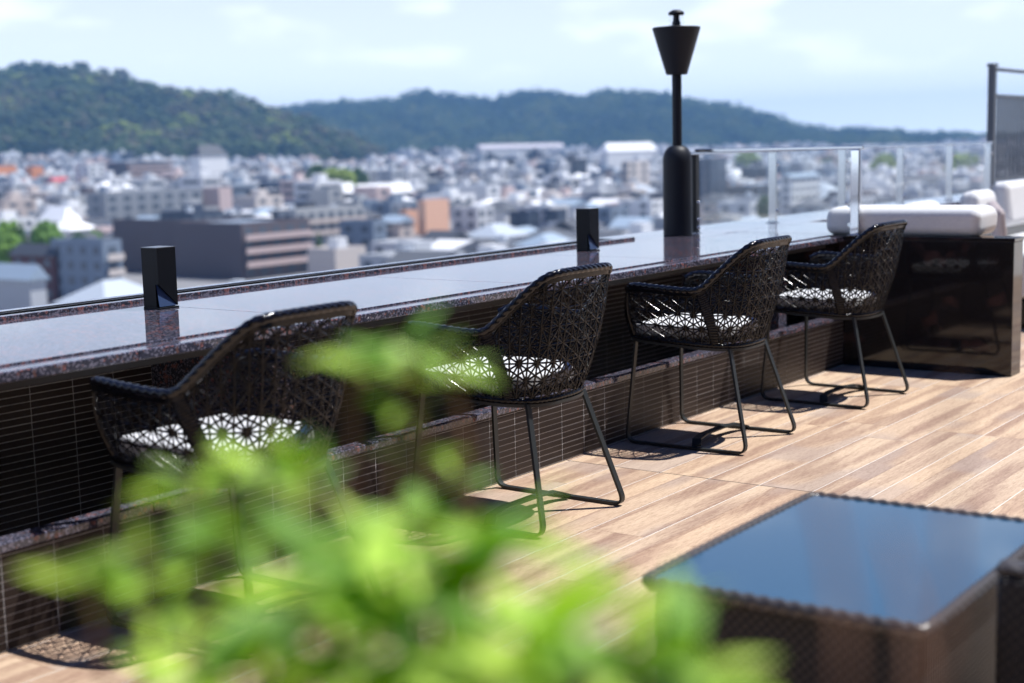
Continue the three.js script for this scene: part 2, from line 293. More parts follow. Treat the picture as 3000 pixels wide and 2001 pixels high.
// ------------------------------------------------------------------ torch lamp
{
  const t = thing('torch_lamp', 'tall matt black torch lamp with flared bowl and bullet-shaped base', 'torch lamp', [9.55, HC, -5.33]);
  const m = phys(col(0.008, 0.010, 0.016), 0.5, { specularIntensity: 0.6 });
  const lathe = (p, n = 40) => new THREE.LatheGeometry(p.map(([r, y]) => new THREE.Vector2(r, y)), n);
  const dome = []; for (let i = 0; i <= 10; i++) { const a = i / 10 * Math.PI / 2; dome.push([0.036 + 0.074 * Math.cos(a), 0.56 + 0.115 * Math.sin(a)]); }
  part('base', lathe([[0.0, 0.001], [0.108, 0.001], [0.11, 0.004], [0.11, 0.56], ...dome]), m, t);
  part('pole', lathe([[0.036, 0.6], [0.036, 1.21]]), m, t);
  part('bowl', lathe([[0.0, 1.20], [0.076, 1.20], [0.08, 1.206], [0.178, 1.535], [0.178, 1.545], [0.165, 1.545], [0.0, 1.535]]), m, t);
  part('burner', lathe([[0.03, 1.54], [0.032, 1.58], [0.024, 1.60], [0.024, 1.636]], 20), m, t);
  part('glass_chimney', lathe([[0.056, 1.546], [0.056, 1.636]]), phys(col(0.98, 0.98, 0.98), 0.02, { transmission: 1, thickness: 0, ior: 1.4 }), t);
  part('cap', lathe([[0.0, 1.636], [0.058, 1.636], [0.058, 1.656], [0.036, 1.667], [0.03, 1.672], [0.0, 1.672]]), m, t);
  part('bracket', rbox(-0.075, -0.03, 1.545, 1.556, -0.02, 0.02, 0.003, 1), m, t);
}

// ------------------------------------------------------------------ glass railing
{
  const t = thing('glass_railing', 'glass railing with steel posts along the far terrace edge', 'railing', [0, 0, 0]);
  const xs = [9.84, 11.24, 12.72, 14.20, 15.68, 17.0], z = -5.35, top = 1.575;
  xs.forEach((x, i) => { const k = i ? 0.012 : 0.03, p = part('post', rbox(x - k, x + k, HC + 0.006, top - 0.02, z - 0.04, z + 0.035, 0.004, 1), i ? steel : blackMetal, t); part('post_foot', rbox(x - 0.03, x + 0.03, HC + 0.0005, HC + 0.006, z - 0.055, z + 0.05, 0.002, 1), steel, p);
    for (const y of i ? [1.06, 1.45] : [1.0, 1.06, 1.19]) part('clamp', new THREE.SphereGeometry(0.016, 12, 8).translate(x - 0.012, y, z + 0.045), chrome, p); });
  for (let i = 0; i < 5; i++) part('glass_pane', box(xs[i] + 0.03, xs[i + 1] - 0.03, HC + 0.035, top - 0.022, z + 0.038, z + 0.05), glassMat, t);
  part('top_rail', rbox(9.72, 17.05, top - 0.02, top + 0.004, z - 0.035, z + 0.04, 0.006, 2), steel, t);
}
{
  const t = thing('glass_screen', 'glass screen with steel post between the counter and the white sofa', 'glass screen', [0, 0, 0]);
  const top = 1.597, a = V(9.80, 0, -5.28), b = V(9.90, 0, -4.06), dir = b.clone().sub(a).normalize(), ry = Math.atan2(dir.x, dir.z);
  const put = (g, l) => g.rotateY(ry).translate(a.x + dir.x * l, 0, a.z + dir.z * l); const L = b.distanceTo(a);
  part('glass_pane', put(box(-0.005, 0.005, HC + 0.03, top - 0.03, 0, L - 0.1), 0.05), glassMat, t);
  const p = part('post', put(rbox(-0.03, 0.03, HC + 0.006, top - 0.024, -0.035, 0.035, 0.008, 2), L), chrome, t);
  part('post_foot', put(rbox(-0.05, 0.05, HC + 0.0005, HC + 0.006, -0.05, 0.05, 0.002, 1), L), steel, p);
  for (const y of [1.03, 1.17, 1.5]) part('clamp', put(new THREE.CylinderGeometry(0.016, 0.016, 0.03, 12).rotateZ(Math.PI / 2).translate(0.02, y, -0.05), L), chrome, p);
  part('top_rail', put(rbox(-0.025, 0.025, top - 0.024, top + 0.004, -0.03, L + 0.06, 0.006, 2), 0), steel, t);
}
{
  const t = thing('bar_fence', 'dark grey metal fence of upright bars beyond the glass railing', 'fence', [0, 0, 0]);
  const m = std(col(0.10, 0.115, 0.14), 0.5, { metalness: 0.3 }), z = -5.38, x0 = 17.2, x1 = 22;
  for (const x of [x0, 19.6, x1]) { const p = part('fence_post', box(x - 0.04, x + 0.04, HC - 0.4, 2.455, z - 0.04, z + 0.04), m, t); part('post_cap', new THREE.CylinderGeometry(0.06, 0.075, 0.03, 16).translate(x, 2.470, z), m, p); }
  part('handrail', box(x0 + 0.04, x1 - 0.04, 2.40, 2.44, z - 0.02, z + 0.02), m, t);
  part('panel_rail', box(x0 + 0.04, x1 - 0.04, 2.09, 2.13, z - 0.02, z + 0.02), m, t); part('panel_rail', box(x0 + 0.04, x1 - 0.04, 1.105, 1.14, z - 0.02, z + 0.02), m, t);
  for (let x = x0 + 0.14; x < x1 - 0.05; x += 0.14) part('bar', box(x - 0.022, x + 0.022, 1.1405, 2.0895, z - 0.012, z + 0.012), m, t);
}

// ------------------------------------------------------------------ woven bar chairs
function makeChair() {
  const t = thing('bar_chair', '', 'chair', [0, 0, 0], 'woven chairs along the counter');
  const Tp = [[-0.335, 0.862, -0.325], [-0.378, 0.888, -0.26], [-0.395, 0.882, -0.10], [-0.392, 0.873, 0.07], [-0.378, 0.886, 0.145], [-0.342, 0.955, 0.215], [-0.295, 1.04, 0.295], [-0.25, 1.10, 0.36], [-0.19, 1.117, 0.388], [-0.09, 1.12, 0.394]];
  const Bp = [[-0.272, 0.60, -0.335], [-0.288, 0.592, -0.26], [-0.298, 0.584, -0.12], [-0.298, 0.578, 0.02], [-0.29, 0.573, 0.09], [-0.268, 0.568, 0.155], [-0.236, 0.565, 0.205], [-0.195, 0.562, 0.24], [-0.14, 0.56, 0.262], [-0.065, 0.559, 0.274]];
  const mirror = p => [...p.map(q => V(...q)), V(0, p[9][1] + 0.0005, p[9][2] + 0.003), ...p.slice().reverse().map(q => V(-q[0], q[1], q[2]))];
  const TC = new THREE.CatmullRomCurve3(mirror(Tp), false, 'catmullrom', 0.5), BC = new THREE.CatmullRomCurve3(mirror(Bp), false, 'catmullrom', 0.5);
  const tp = V(), bp = V();
  const S = (u, v, off = 0) => {
    TC.getPoint(u, tp); BC.getPoint(u, bp); const q = bp.clone().lerp(tp, v); const bulge = Math.sin(Math.PI * clamp(v)) * 0.022 + off;
    const d = V(q.x, 0, q.z - 0.02); d.x = Math.sign(d.x) * Math.pow(Math.abs(d.x), 1); d.normalize(); return q.addScaledVector(d, bulge);
  };
  // arc length table at mid height
  const NU = 400, sl = [0]; { let p = S(0, 0.5); for (let i = 1; i <= NU; i++) { const q = S(i / NU, 0.5); sl.push(sl[i - 1] + q.distanceTo(p)); p = q; } }
  const L = sl[NU], uOf = s => { s = clamp(s, 0, L); let a = 0, b = NU; while (b - a > 1) { const m = (a + b) >> 1; if (sl[m] > s) b = m; else a = m; } return (a + (s - sl[a]) / (sl[b] - sl[a])) / NU; };
  const hOf = u => TC.getPoint(u).distanceTo(BC.getPoint(u));
  // star lattice: every knot joined to its six nearest and six next-nearest knots
  const A = 0.094, R = rng(5), knots = new Map(), rows = 10, cols = Math.ceil(L / A) + 4, rowH = A * 0.866;
  for (let j = -2; j <= rows; j++) for (let i = -3; i < cols; i++) knots.set(i + ',' + j, [(i + (j & 1) * 0.5) * A + (R() - 0.5) * 0.007 - 0.02, j * rowH + 0.012 + (R() - 0.5) * 0.007]);
  const nb = (i, j) => { const o = j & 1; return [[i + 1, j], [i + o, j + 1], [i + o - 1, j + 1], [i, j + 2], [i + 1 + o, j + 1], [i - 2 + o, j + 1]]; };
  const pos = [], idx = [];
  function strand(p, q, layer) {
    let a = 0, b = 1; const inside = k => { const s = lerp(p[0], q[0], k), h = lerp(p[1], q[1], k); return s > 0 && s < L && h > 0.004 && h < hOf(uOf(s)) - 0.008; };
    while (a < 1 && !inside(a)) a += 0.04; if (a >= 1) return; while (b > a && !inside(b)) b -= 0.04; if (b - a < 0.05) return;
    const n = 3, base = pos.length / 3; const pts = [];
    for (let k = 0; k <= n; k++) { const f = lerp(a, b, k / n), s = lerp(p[0], q[0], f), h = lerp(p[1], q[1], f), u = uOf(s); pts.push([S(u, h / hOf(u), layer + 0.0025 * Math.sin(f * Math.PI)), u, h / hOf(u)]); }
    for (let k = 0; k <= n; k++) {
      const T = pts[Math.min(n, k + 1)][0].clone().sub(pts[Math.max(0, k - 1)][0]).normalize(), c = pts[k][0], N = V(c.x, 0.05, c.z - 0.02).normalize(), W = V().crossVectors(T, N).normalize(); N.crossVectors(W, T);
      for (const [x, y] of [[1, 0], [0, 1], [-1, 0], [0, -1]]) { const v = c.clone().addScaledVector(W, x * 0.0045).addScaledVector(N, y * 0.002); pos.push(v.x, v.y, v.z); }
      if (k) for (let m = 0; m < 4; m++) { const a0 = base + (k - 1) * 4 + m, b0 = base + (k - 1) * 4 + (m + 1) % 4; idx.push(a0, b0, a0 + 4, b0, b0 + 4, a0 + 4); }
    }
  }
  for (const key of knots.keys()) { const [i, j] = key.split(',').map(Number); nb(i, j).forEach(([a, b], n) => { const q = knots.get(a + ',' + b); if (q) strand(knots.get(key), q, [0, 0.002, -0.002, 0.003, -0.003, 0.001][n]); }); }
  const lg = new THREE.BufferGeometry(); lg.setAttribute('position', new THREE.Float32BufferAttribute(pos, 3)); lg.setIndex(idx); lg.computeVertexNormals(); lg.setAttribute('uv', new THREE.Float32BufferAttribute(new Float32Array(pos.length / 3 * 2), 2));
  part('woven_shell', lg, wicker, t).userData.kind = 'stuff';
  // dense woven bands (rows of wrapped strand with their own relief)
  function band(u0, u1, v0, v1, along, skew = 0) {
    const nu = along ? 220 : 6, nv = along ? 8 : 90, g = [], ix = [];
    for (const side of [1, -1]) for (let a = 0; a <= nu; a++) for (let b = 0; b <= nv; b++) {
      const fu = a / nu, fv = b / nv, uu = lerp(u0, u1, fu), v = lerp(typeof v0 === 'function' ? v0(uu) : v0, v1, fv), u = uu + skew * (1 - v);
      const rel = along ? 0.0022 * Math.sin(fu * 640 + (b & 1 ? Math.PI : 0)) : 0.003 * Math.sin(fv * 150 + fu * 3);
      g.push(...S(u, v, side * 0.0085 + side * rel).toArray());
    }
    const st = (nu + 1) * (nv + 1); for (const s of [0, 1]) for (let a = 0; a < nu; a++) for (let b = 0; b < nv; b++) { const p = s * st + a * (nv + 1) + b, q = p + nv + 1; s ? ix.push(p, p + 1, q, q, p + 1, q + 1) : ix.push(p, q, p + 1, q, q + 1, p + 1); }
    const rim = []; for (let a = 0; a < nu; a++) { rim.push([a * (nv + 1), (a + 1) * (nv + 1)], [(a + 1) * (nv + 1) + nv, a * (nv + 1) + nv]); } for (let b = 0; b < nv; b++) { rim.push([b + 1, b], [nu * (nv + 1) + b, nu * (nv + 1) + b + 1]); }
    for (const [p, q] of rim) ix.push(p, p + st, q, q, p + st, q + st);
    const o = new THREE.BufferGeometry(); o.setAttribute('position', new THREE.Float32BufferAttribute(g, 3)); o.setIndex(ix); o.computeVertexNormals(); o.setAttribute('uv', new THREE.Float32BufferAttribute(new Float32Array(g.length / 3 * 2), 2)); return o;
  }
  part('top_band', band(0.004, 0.996, u => 1 - 0.036 / hOf(u), 1.0, true), wicker, t);
  const uRib = uOf(0.475), wRib = 0.033 / L, sk = 0.13 / L; part('rib', band(uRib - wRib, uRib + wRib, 0.0, 0.97, false, sk), wicker, t); part('rib', band(1 - uRib - wRib, 1 - uRib + wRib, 0.0, 0.97, false, -sk), wicker, t);
  part('arm_front', band(0.001, 0.022, 0.0, 0.97, false), wicker, t); part('arm_front', band(0.978, 0.999, 0.0, 0.97, false), wicker, t);
  part('rim', cord(TC, 420, 10, 0.0165, 0.0175, 26, 0.10), wickerRim, t);
  part('lower_rim', cord(BC, 260, 8, 0.013, 0.012, 40, 0.13), wicker, t);
  const fr = BC.getSpacedPoints(60).map(p => V(p.x * 0.985, p.y - 0.021, p.z * 0.985)); part('seat_frame', flatBar(fr, V(0, 1, 0), 0.014, 0.03), legMetal, t);
  // seat pan and cushion outline follow the lower edge
  const outline = k => { const s = new THREE.Shape(); BC.getSpacedPoints(60).forEach((p, i) => { const x = p.x * k, y = -(p.z * k); i ? s.lineTo(x, y) : s.moveTo(x, y); }); s.closePath(); return s; };
  part('seat_pan', new THREE.ExtrudeGeometry(outline(0.95), { depth: 0.016, bevelEnabled: false }).rotateX(-Math.PI / 2).translate(0, 0.580, 0), wicker, t);
  const cg = new THREE.ExtrudeGeometry(outline(0.87), { depth: 0.035, bevelEnabled: true, bevelSize: 0.017, bevelThickness: 0.017, bevelSegments: 4, steps: 1 }).rotateX(-Math.PI / 2).translate(0, 0.617, -0.012);
  part('seat_cushion', cg, cushionFab, t).userData.label = 'white seat cushion';
  // side frames: flat bar bent at the floor
  for (const sx of [-1, 1]) {
    const rearTop = V(sx * 0.215, 0.548, 0.235), rearFoot = V(sx * 0.325, 0.010, 0.385), frontFoot = V(sx * 0.325, 0.010, -0.345), frontTop = V(sx * 0.262, 0.575, -0.315);
    const fillet = (c, a, b, r) => { const da = a.clone().sub(c).normalize(), db = b.clone().sub(c).normalize(), p = [], n = 7; for (let i = 0; i <= n; i++) { const k = i / n; p.push(c.clone().addScaledVector(da, r * (1 - k) * (1 - k)).addScaledVector(db, r * k * k)); } return p; };
    const R1 = fillet(rearFoot, frontFoot, rearTop, 0.06), F1 = fillet(frontFoot, rearFoot, frontTop, 0.06), side = V(1, 0, 0);
    part('leg', flatBar([R1[7], R1[7].clone().lerp(rearTop, 0.5), rearTop], side, 0.030, 0.012), legMetal, t);
    part('leg', flatBar([F1[7], F1[7].clone().lerp(frontTop, 0.5), frontTop], side, 0.030, 0.012), legMetal, t);
    const run = part('runner', flatBar([...R1.slice().reverse(), V(sx * 0.325, 0.010, 0.02), ...F1], side, 0.030, 0.012), legMetal, t);
    for (const z of [0.29, 0.26, -0.23, -0.26]) part('screw', new THREE.CylinderGeometry(0.006, 0.006, 0.003, 10).translate(sx * 0.325, 0.0175, z), steel, run);
    for (const z of [0.30, -0.26]) part('foot_pad', rbox(sx * 0.325 - 0.013, sx * 0.325 + 0.013, 0.0005, 0.0035, z - 0.03, z + 0.03, 0.001, 1), blackMetal, run);
  }
  // raised cross bar between the runners
  part('cross_bar', flatBar([V(-0.31, 0.020, 0.08), V(-0.25, 0.045, 0.05), V(-0.12, 0.05, 0.03), V(0.12, 0.05, 0.03), V(0.25, 0.045, 0.05), V(0.31, 0.020, 0.08)], V(0, 0, 1), 0.05, 0.008), legMetal, t);
  return t;
}
{
  const c0 = makeChair();
  const spots = [[3.48, -3.745, 0.012, 'woven black bar chair nearest the camera, partly behind the green leaves'], [5.18, -3.745, -0.008, 'woven black bar chair second from the camera, its right legs in full view'],
    [7.06, -3.75, 0.02, 'woven black bar chair third from the camera, in front of the torch lamp'], [8.62, -3.68, -0.025, 'farthest woven black bar chair, beside the granite end wall']];
  spots.forEach(([x, z, a, label], i) => { const c = i ? c0.clone() : c0; if (i) { c.name = numbered('bar_chair'); scene.add(c); } c.userData = { ...c0.userData, label }; c.position.set(x, 0, z); c.rotation.y = a; });
}

// ------------------------------------------------------------------ sofa corner on the right
function puff(w, h, d, r, amp = 0.015, seed = 1) {
  const g = mergeVertices(new RoundedBoxGeometry(w, h, d, 6, r)), p = g.attributes.position;
  for (let i = 0; i < p.count; i++) { const x = p.getX(i) / w * 2, y = p.getY(i) / h * 2, z = p.getZ(i) / d * 2; const k = amp * ((1 - x * x) * (1 - z * z) * Math.sign(y) * (Math.abs(y) > 0.5 ? 1 : 0)); p.setXYZ(i, p.getX(i) + amp * 0.6 * (noise(x * 2 + 5, z * 2 + 5, seed) - 0.5), p.getY(i) + k + amp * (noise(x * 3 + 9, z * 3 + 3, seed + 3) - 0.5), p.getZ(i) + amp * 0.6 * (noise(x * 2 + 1, y * 2 + 7, seed + 5) - 0.5)); }
  g.computeVertexNormals(); return g;
}
{
  const b = single('bolster_cushion', puff(0.46, 0.20, 1.14, 0.07, 0.01, 3), cushionFab, 'long white bolster cushion lying on the granite end wall', 'cushion'); b.position.set(10.15, HC + 0.100, -3.745);
  const s = thing('lounge_sofa', 'white lounge sofa on a dark woven base by the glass railing', 'sofa', [14.75, 0, -4.62]);
  part('base', rbox(-3.2, 3.2, 0.02, 0.36, -0.42, 0.42, 0.02, 2), wicker, s); part('back', rbox(-3.2, 3.2, 0.36, 0.74, -0.46, -0.30, 0.02, 2), wicker, s);
  for (let i = 0; i < 4; i++) part('seat_cushion', puff(1.56, 0.17, 0.74, 0.05, 0.012, 20 + i).translate(-2.4 + i * 1.6, 0.445, 0.06), cushionFab, s);
  [[13.1, 0.66, 0.36, 0], [14.75, 0.78, 0.40, 0.05], [15.9, 0.80, 0.46, -0.05]].forEach(([x, w, h, a], i) => { const c = single('back_cushion', puff(w, h, 0.2, 0.08, 0.03, 40 + i), cushionFab, ['white back cushion on the sofa just right of the bolster', 'plump white back cushion on the sofa beside the patterned cushion', 'largest white back cushion on the sofa, at the right edge'][i], 'cushion', 'white sofa cushions'); c.position.set(x, 0.74 + h / 2 - 0.06, -4.72); c.rotation.set(-0.12, a, 0); });
  const p = single('scatter_cushion', puff(0.34, 0.30, 0.12, 0.05, 0.02, 60), std(col(0.52, 0.45, 0.46), 0.9, { map: fabricTex }), 'greyish pink scatter cushion tipped against the white sofa cushions', 'cushion'); p.position.set(14.05, 0.83, -4.33); p.rotation.set(-0.2, 0.5, 0.35);
  const o = thing('white_ottoman', 'low white ottoman just past the end wall', 'ottoman', [13.0, 0, -3.55]); part('base', rbox(-0.6, 0.6, 0.02, 0.26, -0.4, 0.4, 0.02, 1), wicker, o); part('pad', puff(1.2, 0.4, 0.8, 0.06, 0.012, 70).translate(0, 0.46, 0), cushionFab, o);
}

// ------------------------------------------------------------------ low table and armchair in the near right corner
const weaveTex = texture(256, 256, (u, v) => { const n = 8, a = Math.floor(u * n), f = (u * n) % 1, g = (v * n) % 1, o = (Math.floor(v * n) + a) & 1; const k = o ? Math.sin(f * Math.PI) * (0.55 + 0.45 * Math.sin(g * Math.PI)) : Math.sin(g * Math.PI) * (0.35 + 0.3 * Math.sin(f * Math.PI)); return [k, k, k]; }, false);
const weaveCol = texture(256, 256, (u, v) => { const n = 8, a = Math.floor(u * n), f = (u * n) % 1, g = (v * n) % 1, o = (Math.floor(v * n) + a) & 1; const k = o ? 1 : 0.25; const gap = Math.min(f, 1 - f, g, 1 - g) < 0.09 ? 0.1 : 1; return [0.19 * k * gap + 0.03, 0.175 * k * gap + 0.03, 0.172 * k * gap + 0.03]; });
const weave = phys(col(1, 1, 1), 0.4, { map: weaveCol, bumpMap: weaveTex, bumpScale: 0.008, ior: 1.5 });
const roundRect = (x0, x1, z0, z1, r, y) => { const p = []; for (const [cx, cz, a] of [[x1 - r, z0 + r, -90], [x1 - r, z1 - r, 0], [x0 + r, z1 - r, 90], [x0 + r, z0 + r, 180]]) for (let i = 0; i <= 6; i++) { const t = (a + i * 15) * Math.PI / 180; p.push(V(cx + r * Math.cos(t), y, cz + r * Math.sin(t))); } return new THREE.CatmullRomCurve3(p, true, 'centripetal'); };
{
  const x0 = 3.215, x1 = 4.30, z0 = -1.905, z1 = -1.135, h = 0.5, t = thing('wicker_table', 'low dark woven table with a blue-grey glass top', 'table', [0, 0, 0]);
  part('woven_body', metric(rbox(x0 + 0.012, x1 - 0.012, 0.03, h - 0.02, z0 + 0.012, z1 - 0.012, 0.03, 3), 0.12), weave, t);
  part('rim', cord(roundRect(x0, x1, z0, z1, 0.03, h - 0.014), 700, 8, 0.019, 0.019, 24, 0.16, true), phys(col(0.05, 0.045, 0.045), 0.38, { ior: 1.5 }), t);
  part('glass_top', rbox(x0 + 0.012, x1 - 0.012, h - 0.012, h - 0.003, z0 + 0.012, z1 - 0.012, 0.003, 1), phys(col(0.022, 0.075, 0.14), 0.06, { ior: 1.5 }), t);
  for (const x of [x0 + 0.1, x1 - 0.1]) for (const z of [z0 + 0.1, z1 - 0.1]) part('foot', new THREE.CylinderGeometry(0.02, 0.02, 0.03, 12).translate(x, 0.0155, z), blackMetal, t);
}
{
  const t = thing('wicker_armchair', 'dark woven armchair cut off by the right edge beside the low table', 'armchair', [3.39, 0, -1.03]);
  part('seat_base', metric(rbox(0.10, 0.72, 0.03, 0.34, 0.02, 0.66, 0.02, 2), 0.12), weave, t);
  for (const x of [0, 0.72]) { const a = part('arm', metric(rbox(x, x + 0.1, 0.03, 0.60, 0, 0.70, 0.025, 3), 0.12), weave, t); part('arm_braid', cord(curve([[x + 0.05, 0.605, 0.0], [x + 0.05, 0.61, 0.35], [x + 0.05, 0.605, 0.70]]), 120, 8, 0.04, 0.018, 20, 0.12), phys(col(0.05, 0.045, 0.045), 0.38, { ior: 1.5 }), a); }
  part('back', metric(rbox(0.1, 0.72, 0.34, 0.82, 0.58, 0.70, 0.03, 3), 0.12), weave, t);
  part('seat_cushion', puff(0.6, 0.12, 0.56, 0.04, 0.01, 81).translate(0.41, 0.40, 0.30), cushionFab, t);
}

// ------------------------------------------------------------------ leafy shrub close to the camera
{
  const t = thing('leafy_shrub', 'bright green leafy shrub out of focus in the near foreground', 'shrub', [0, 0, 0]), R = rng(42);
  const leafMats = [[0.33, 0.58, 0.008], [0.40, 0.66, 0.010], [0.17, 0.38, 0.012], [0.45, 0.66, 0.03]].map(c => phys(col(...c), 0.6, { transmission: 0.42, thickness: 0, side: THREE.DoubleSide, ior: 1.4 }));
  const stemMat = std(col(0.20, 0.10, 0.06), 0.8);
  const leafGeos = [0, 1, 2].map(k => { // pointed oval leaf with a keel and a droop
    const n = 6, pos = [], ix = [], w = [0.30, 0.36, 0.26][k]; for (let i = 0; i <= n; i++) { const f = i / n, hw = w * 0.5 * Math.pow(Math.sin(Math.PI * Math.pow(f, 0.8)), 0.8), dr = -0.16 * f * f; pos.push(f, dr + 0.06 * hw * 4 * 0.5, -hw, f, dr, 0, f, dr + 0.06 * hw * 4 * 0.5, hw); if (i) { const a = (i - 1) * 3; ix.push(a, a + 1, a + 3, a + 1, a + 4, a + 3, a + 1, a + 2, a + 4, a + 2, a + 5, a + 4); } }
    const g = new THREE.BufferGeometry(); g.setAttribute('position', new THREE.Float32BufferAttribute(pos, 3)); g.setIndex(ix); g.computeVertexNormals(); g.setAttribute('uv', new THREE.Float32BufferAttribute(new Float32Array(pos.length / 3 * 2), 2)); return g;
  });
  const root = V(1.08, 0.60, -0.70);
  // sprig tips: pixel, depth, number of leaves, leaf length (m), spread
  const sprigs = [
    [1190, 1020, 1.16, 9, 0.050], [1320, 1060, 1.18, 5, 0.045], [1040, 1020, 1.15, 4, 0.045], [1160, 1180, 1.16, 4, 0.034], [1230, 1330, 1.15, 5, 0.04], [1340, 1350, 1.2, 3, 0.035],
    [560, 1390, 1.08, 7, 0.050], [770, 1340, 1.10, 7, 0.050], [900, 1380, 1.08, 6, 0.045], [660, 1480, 1.05, 5, 0.045],
    [260, 1620, 1.02, 7, 0.046], [420, 1600, 1.02, 6, 0.045], [560, 1640, 1.03, 6, 0.048], [700, 1560, 1.05, 6, 0.046],
    [1100, 1560, 0.98, 9, 0.060], [1300, 1620, 0.98, 9, 0.062], [1200, 1740, 0.94, 9, 0.062], [1440, 1560, 1.0, 6, 0.055], [980, 1660, 0.97, 8, 0.055], [850, 1760, 0.95, 8, 0.055],
    [1050, 1880, 0.92, 9, 0.058], [1330, 1860, 0.92, 8, 0.058], [760, 1900, 0.94, 7, 0.055], [560, 1820, 0.98, 4, 0.045], [430, 1790, 1.0, 3, 0.036], [600, 1960, 0.93, 5, 0.05],
    [1620, 1800, 0.90, 8, 0.058], [1760, 1760, 0.90, 7, 0.055], [1900, 1800, 0.88, 9, 0.060], [2080, 1860, 0.87, 8, 0.062], [2200, 1930, 0.86, 6, 0.060], [1800, 1930, 0.86, 8, 0.058], [1560, 1960, 0.88, 7, 0.055], [1980, 1980, 0.85, 7, 0.055], [1280, 1990, 0.9, 6, 0.055], [900, 2010, 0.9, 6, 0.05],
  ];
  const X = V(1, 0, 0), m4 = new THREE.Matrix4();
  sprigs.forEach(([px, py, dep, n, len], si) => {
    n = Math.round(n * (si < 14 ? 1.45 : 1.35)); dep *= 1.14; len *= si < 14 ? 1.08 : 1.12; if (px > 1500) { px -= 90; py += 60; } const tip = at(px, py, dep), low = root.clone().lerp(V(tip.x, 0.95, tip.z), 0.75), knee = tip.clone().add(V((R() - 0.5) * 0.05, -0.12 - R() * 0.05, (R() - 0.5) * 0.05));
    part('stem', new THREE.TubeGeometry(curve([root, low, knee, tip]), 14, 0.0034, 5), stemMat, t);
    for (let k = 0; k < n; k++) {
      const a = k / n * 6.283 + R() * 0.7, up = R() * 1.1 - 0.35, dir = V(Math.cos(a) * Math.cos(up), Math.sin(up), Math.sin(a) * Math.cos(up)).normalize(), l = len * ((si < 14 ? 0.85 : 1.1) + R() * 0.45);
      const m = part('leaf', leafGeos[Math.floor(R() * 3)], leafMats[Math.floor(R() * 4)], t);
      const side = V().crossVectors(V(0, 1, 0), dir).normalize(), nor = V().crossVectors(dir, side).negate(); if (nor.y < 0) nor.negate();
      side.crossVectors(dir, nor); m.quaternion.setFromRotationMatrix(m4.makeBasis(dir, nor, side)); m.rotateX((R() - 0.5) * 1.2); m.scale.setScalar(l);
      m.position.copy(tip).addScaledVector(V(0, -1, 0), R() * 0.03).addScaledVector(dir, 0.004);
    }
  });
  // bare twigs
  for (const [a, b] of [[[2370, 1330, 0.78], [2480, 2030, 0.72]], [[2790, 1120, 0.8], [2735, 2030, 0.74]], [[2600, 1560, 0.8], [2690, 2030, 0.72]]]) { const p = at(...a), q = at(...b); part('twig', new THREE.TubeGeometry(curve([p, p.clone().lerp(q, 0.5).add(V(0.004, 0, 0.004)), q, q.clone().add(V(0, -0.25, 0)).lerp(V(1.1, 0.9, -0.6), 0.3), V(1.15, 0.6, -0.68)]), 24, 0.0022, 5), stemMat, t); }
  const pl = thing('planter_box', 'dark planter box holding the foreground shrub', 'planter', [1.08, 0, -0.66]); part('planter_shell', rbox(-0.45, 0.45, 0.001, 0.58, -0.22, 0.22, 0.01, 1), std(col(0.05, 0.05, 0.055), 0.7), pl); part('soil', box(-0.42, 0.42, 0.5805, 0.60, -0.19, 0.19), std(col(0.04, 0.03, 0.02), 1), pl);
}

// ------------------------------------------------------------------ the city below and the hills behind it
const GY = -25, HORIZON = px => 430 - 0.024 * (px - 1500);
const proj = p => { const d = p.clone().sub(EYE), z = d.dot(FWD); return [CX + d.dot(RIGHT) / z * F, CY - d.dot(UPV) / z * F, z]; };
// the valley floor climbs gently towards the hills, most of all on the left
const wedge = (x, z) => { const d = V(x, 0, z), a = d.dot(levelF), b = d.dot(levelR); return [a, b / Math.max(a, 1)]; };
const landAt = (x, z) => { const [a, b] = wedge(x, z); return GY + sstep(620, 1900, a) * lerp(21, 5, clamp((b + 0.36) / 0.5)); };
{
  const g = new THREE.PlaneGeometry(6400, 6400, 110, 110).rotateX(-Math.PI / 2).translate(1900, 0, -1500), p = g.attributes.position;
  for (let i = 0; i < p.count; i++) p.setY(i, landAt(p.getX(i), p.getZ(i))); g.computeVertexNormals();
  struct('city_ground', g, std(col(0.20, 0.20, 0.21), 0.95), 'streets and open ground of the city below');
}
const cm = {}; const cmat = (r, g, b, rough = 0.85) => cm[[r, g, b, rough]] ??= std(col(r, g, b), rough);
const paneMat = phys(col(0.10, 0.125, 0.16), 0.2, { ior: 1.5 }), frameMat = cmat(0.6, 0.6, 0.6), tankMat = cmat(0.62, 0.66, 0.70);
// gable and hip roofs as solids with eaves
function roofGeo(w, d, h, hip, along) {
  const e = 0.5, x = w / 2 + e, z = d / 2 + e, i = hip ? Math.min(x, z) * 0.75 : 0; let a, b;
  if (along) { a = [-x + i, h, 0]; b = [x - i, h, 0]; } else { a = [0, h, -z + i]; b = [0, h, z - i]; }
  const c = [[-x, 0, -z], [x, 0, -z], [x, 0, z], [-x, 0, z]], f = [];
  const tri = (p, q, r) => f.push(...p, ...q, ...r);
  if (along) { tri(c[3], c[2], b); tri(c[3], b, a); tri(c[1], c[0], a); tri(c[1], a, b); tri(c[0], c[3], a); tri(c[2], c[1], b); }
  else { tri(c[2], c[1], a); tri(c[2], a, b); tri(c[0], c[3], b); tri(c[0], b, a); tri(c[1], c[0], a); tri(c[3], c[2], b); }
  tri(c[0], c[1], c[2]); tri(c[0], c[2], c[3]);
  const g = new THREE.BufferGeometry(); g.setAttribute('position', new THREE.Float32BufferAttribute(f, 3)); g.computeVertexNormals(); g.setAttribute('uv', new THREE.Float32BufferAttribute(new Float32Array(f.length / 3 * 2), 2)); return g;
}
const unit = new THREE.BoxGeometry(1, 1, 1);
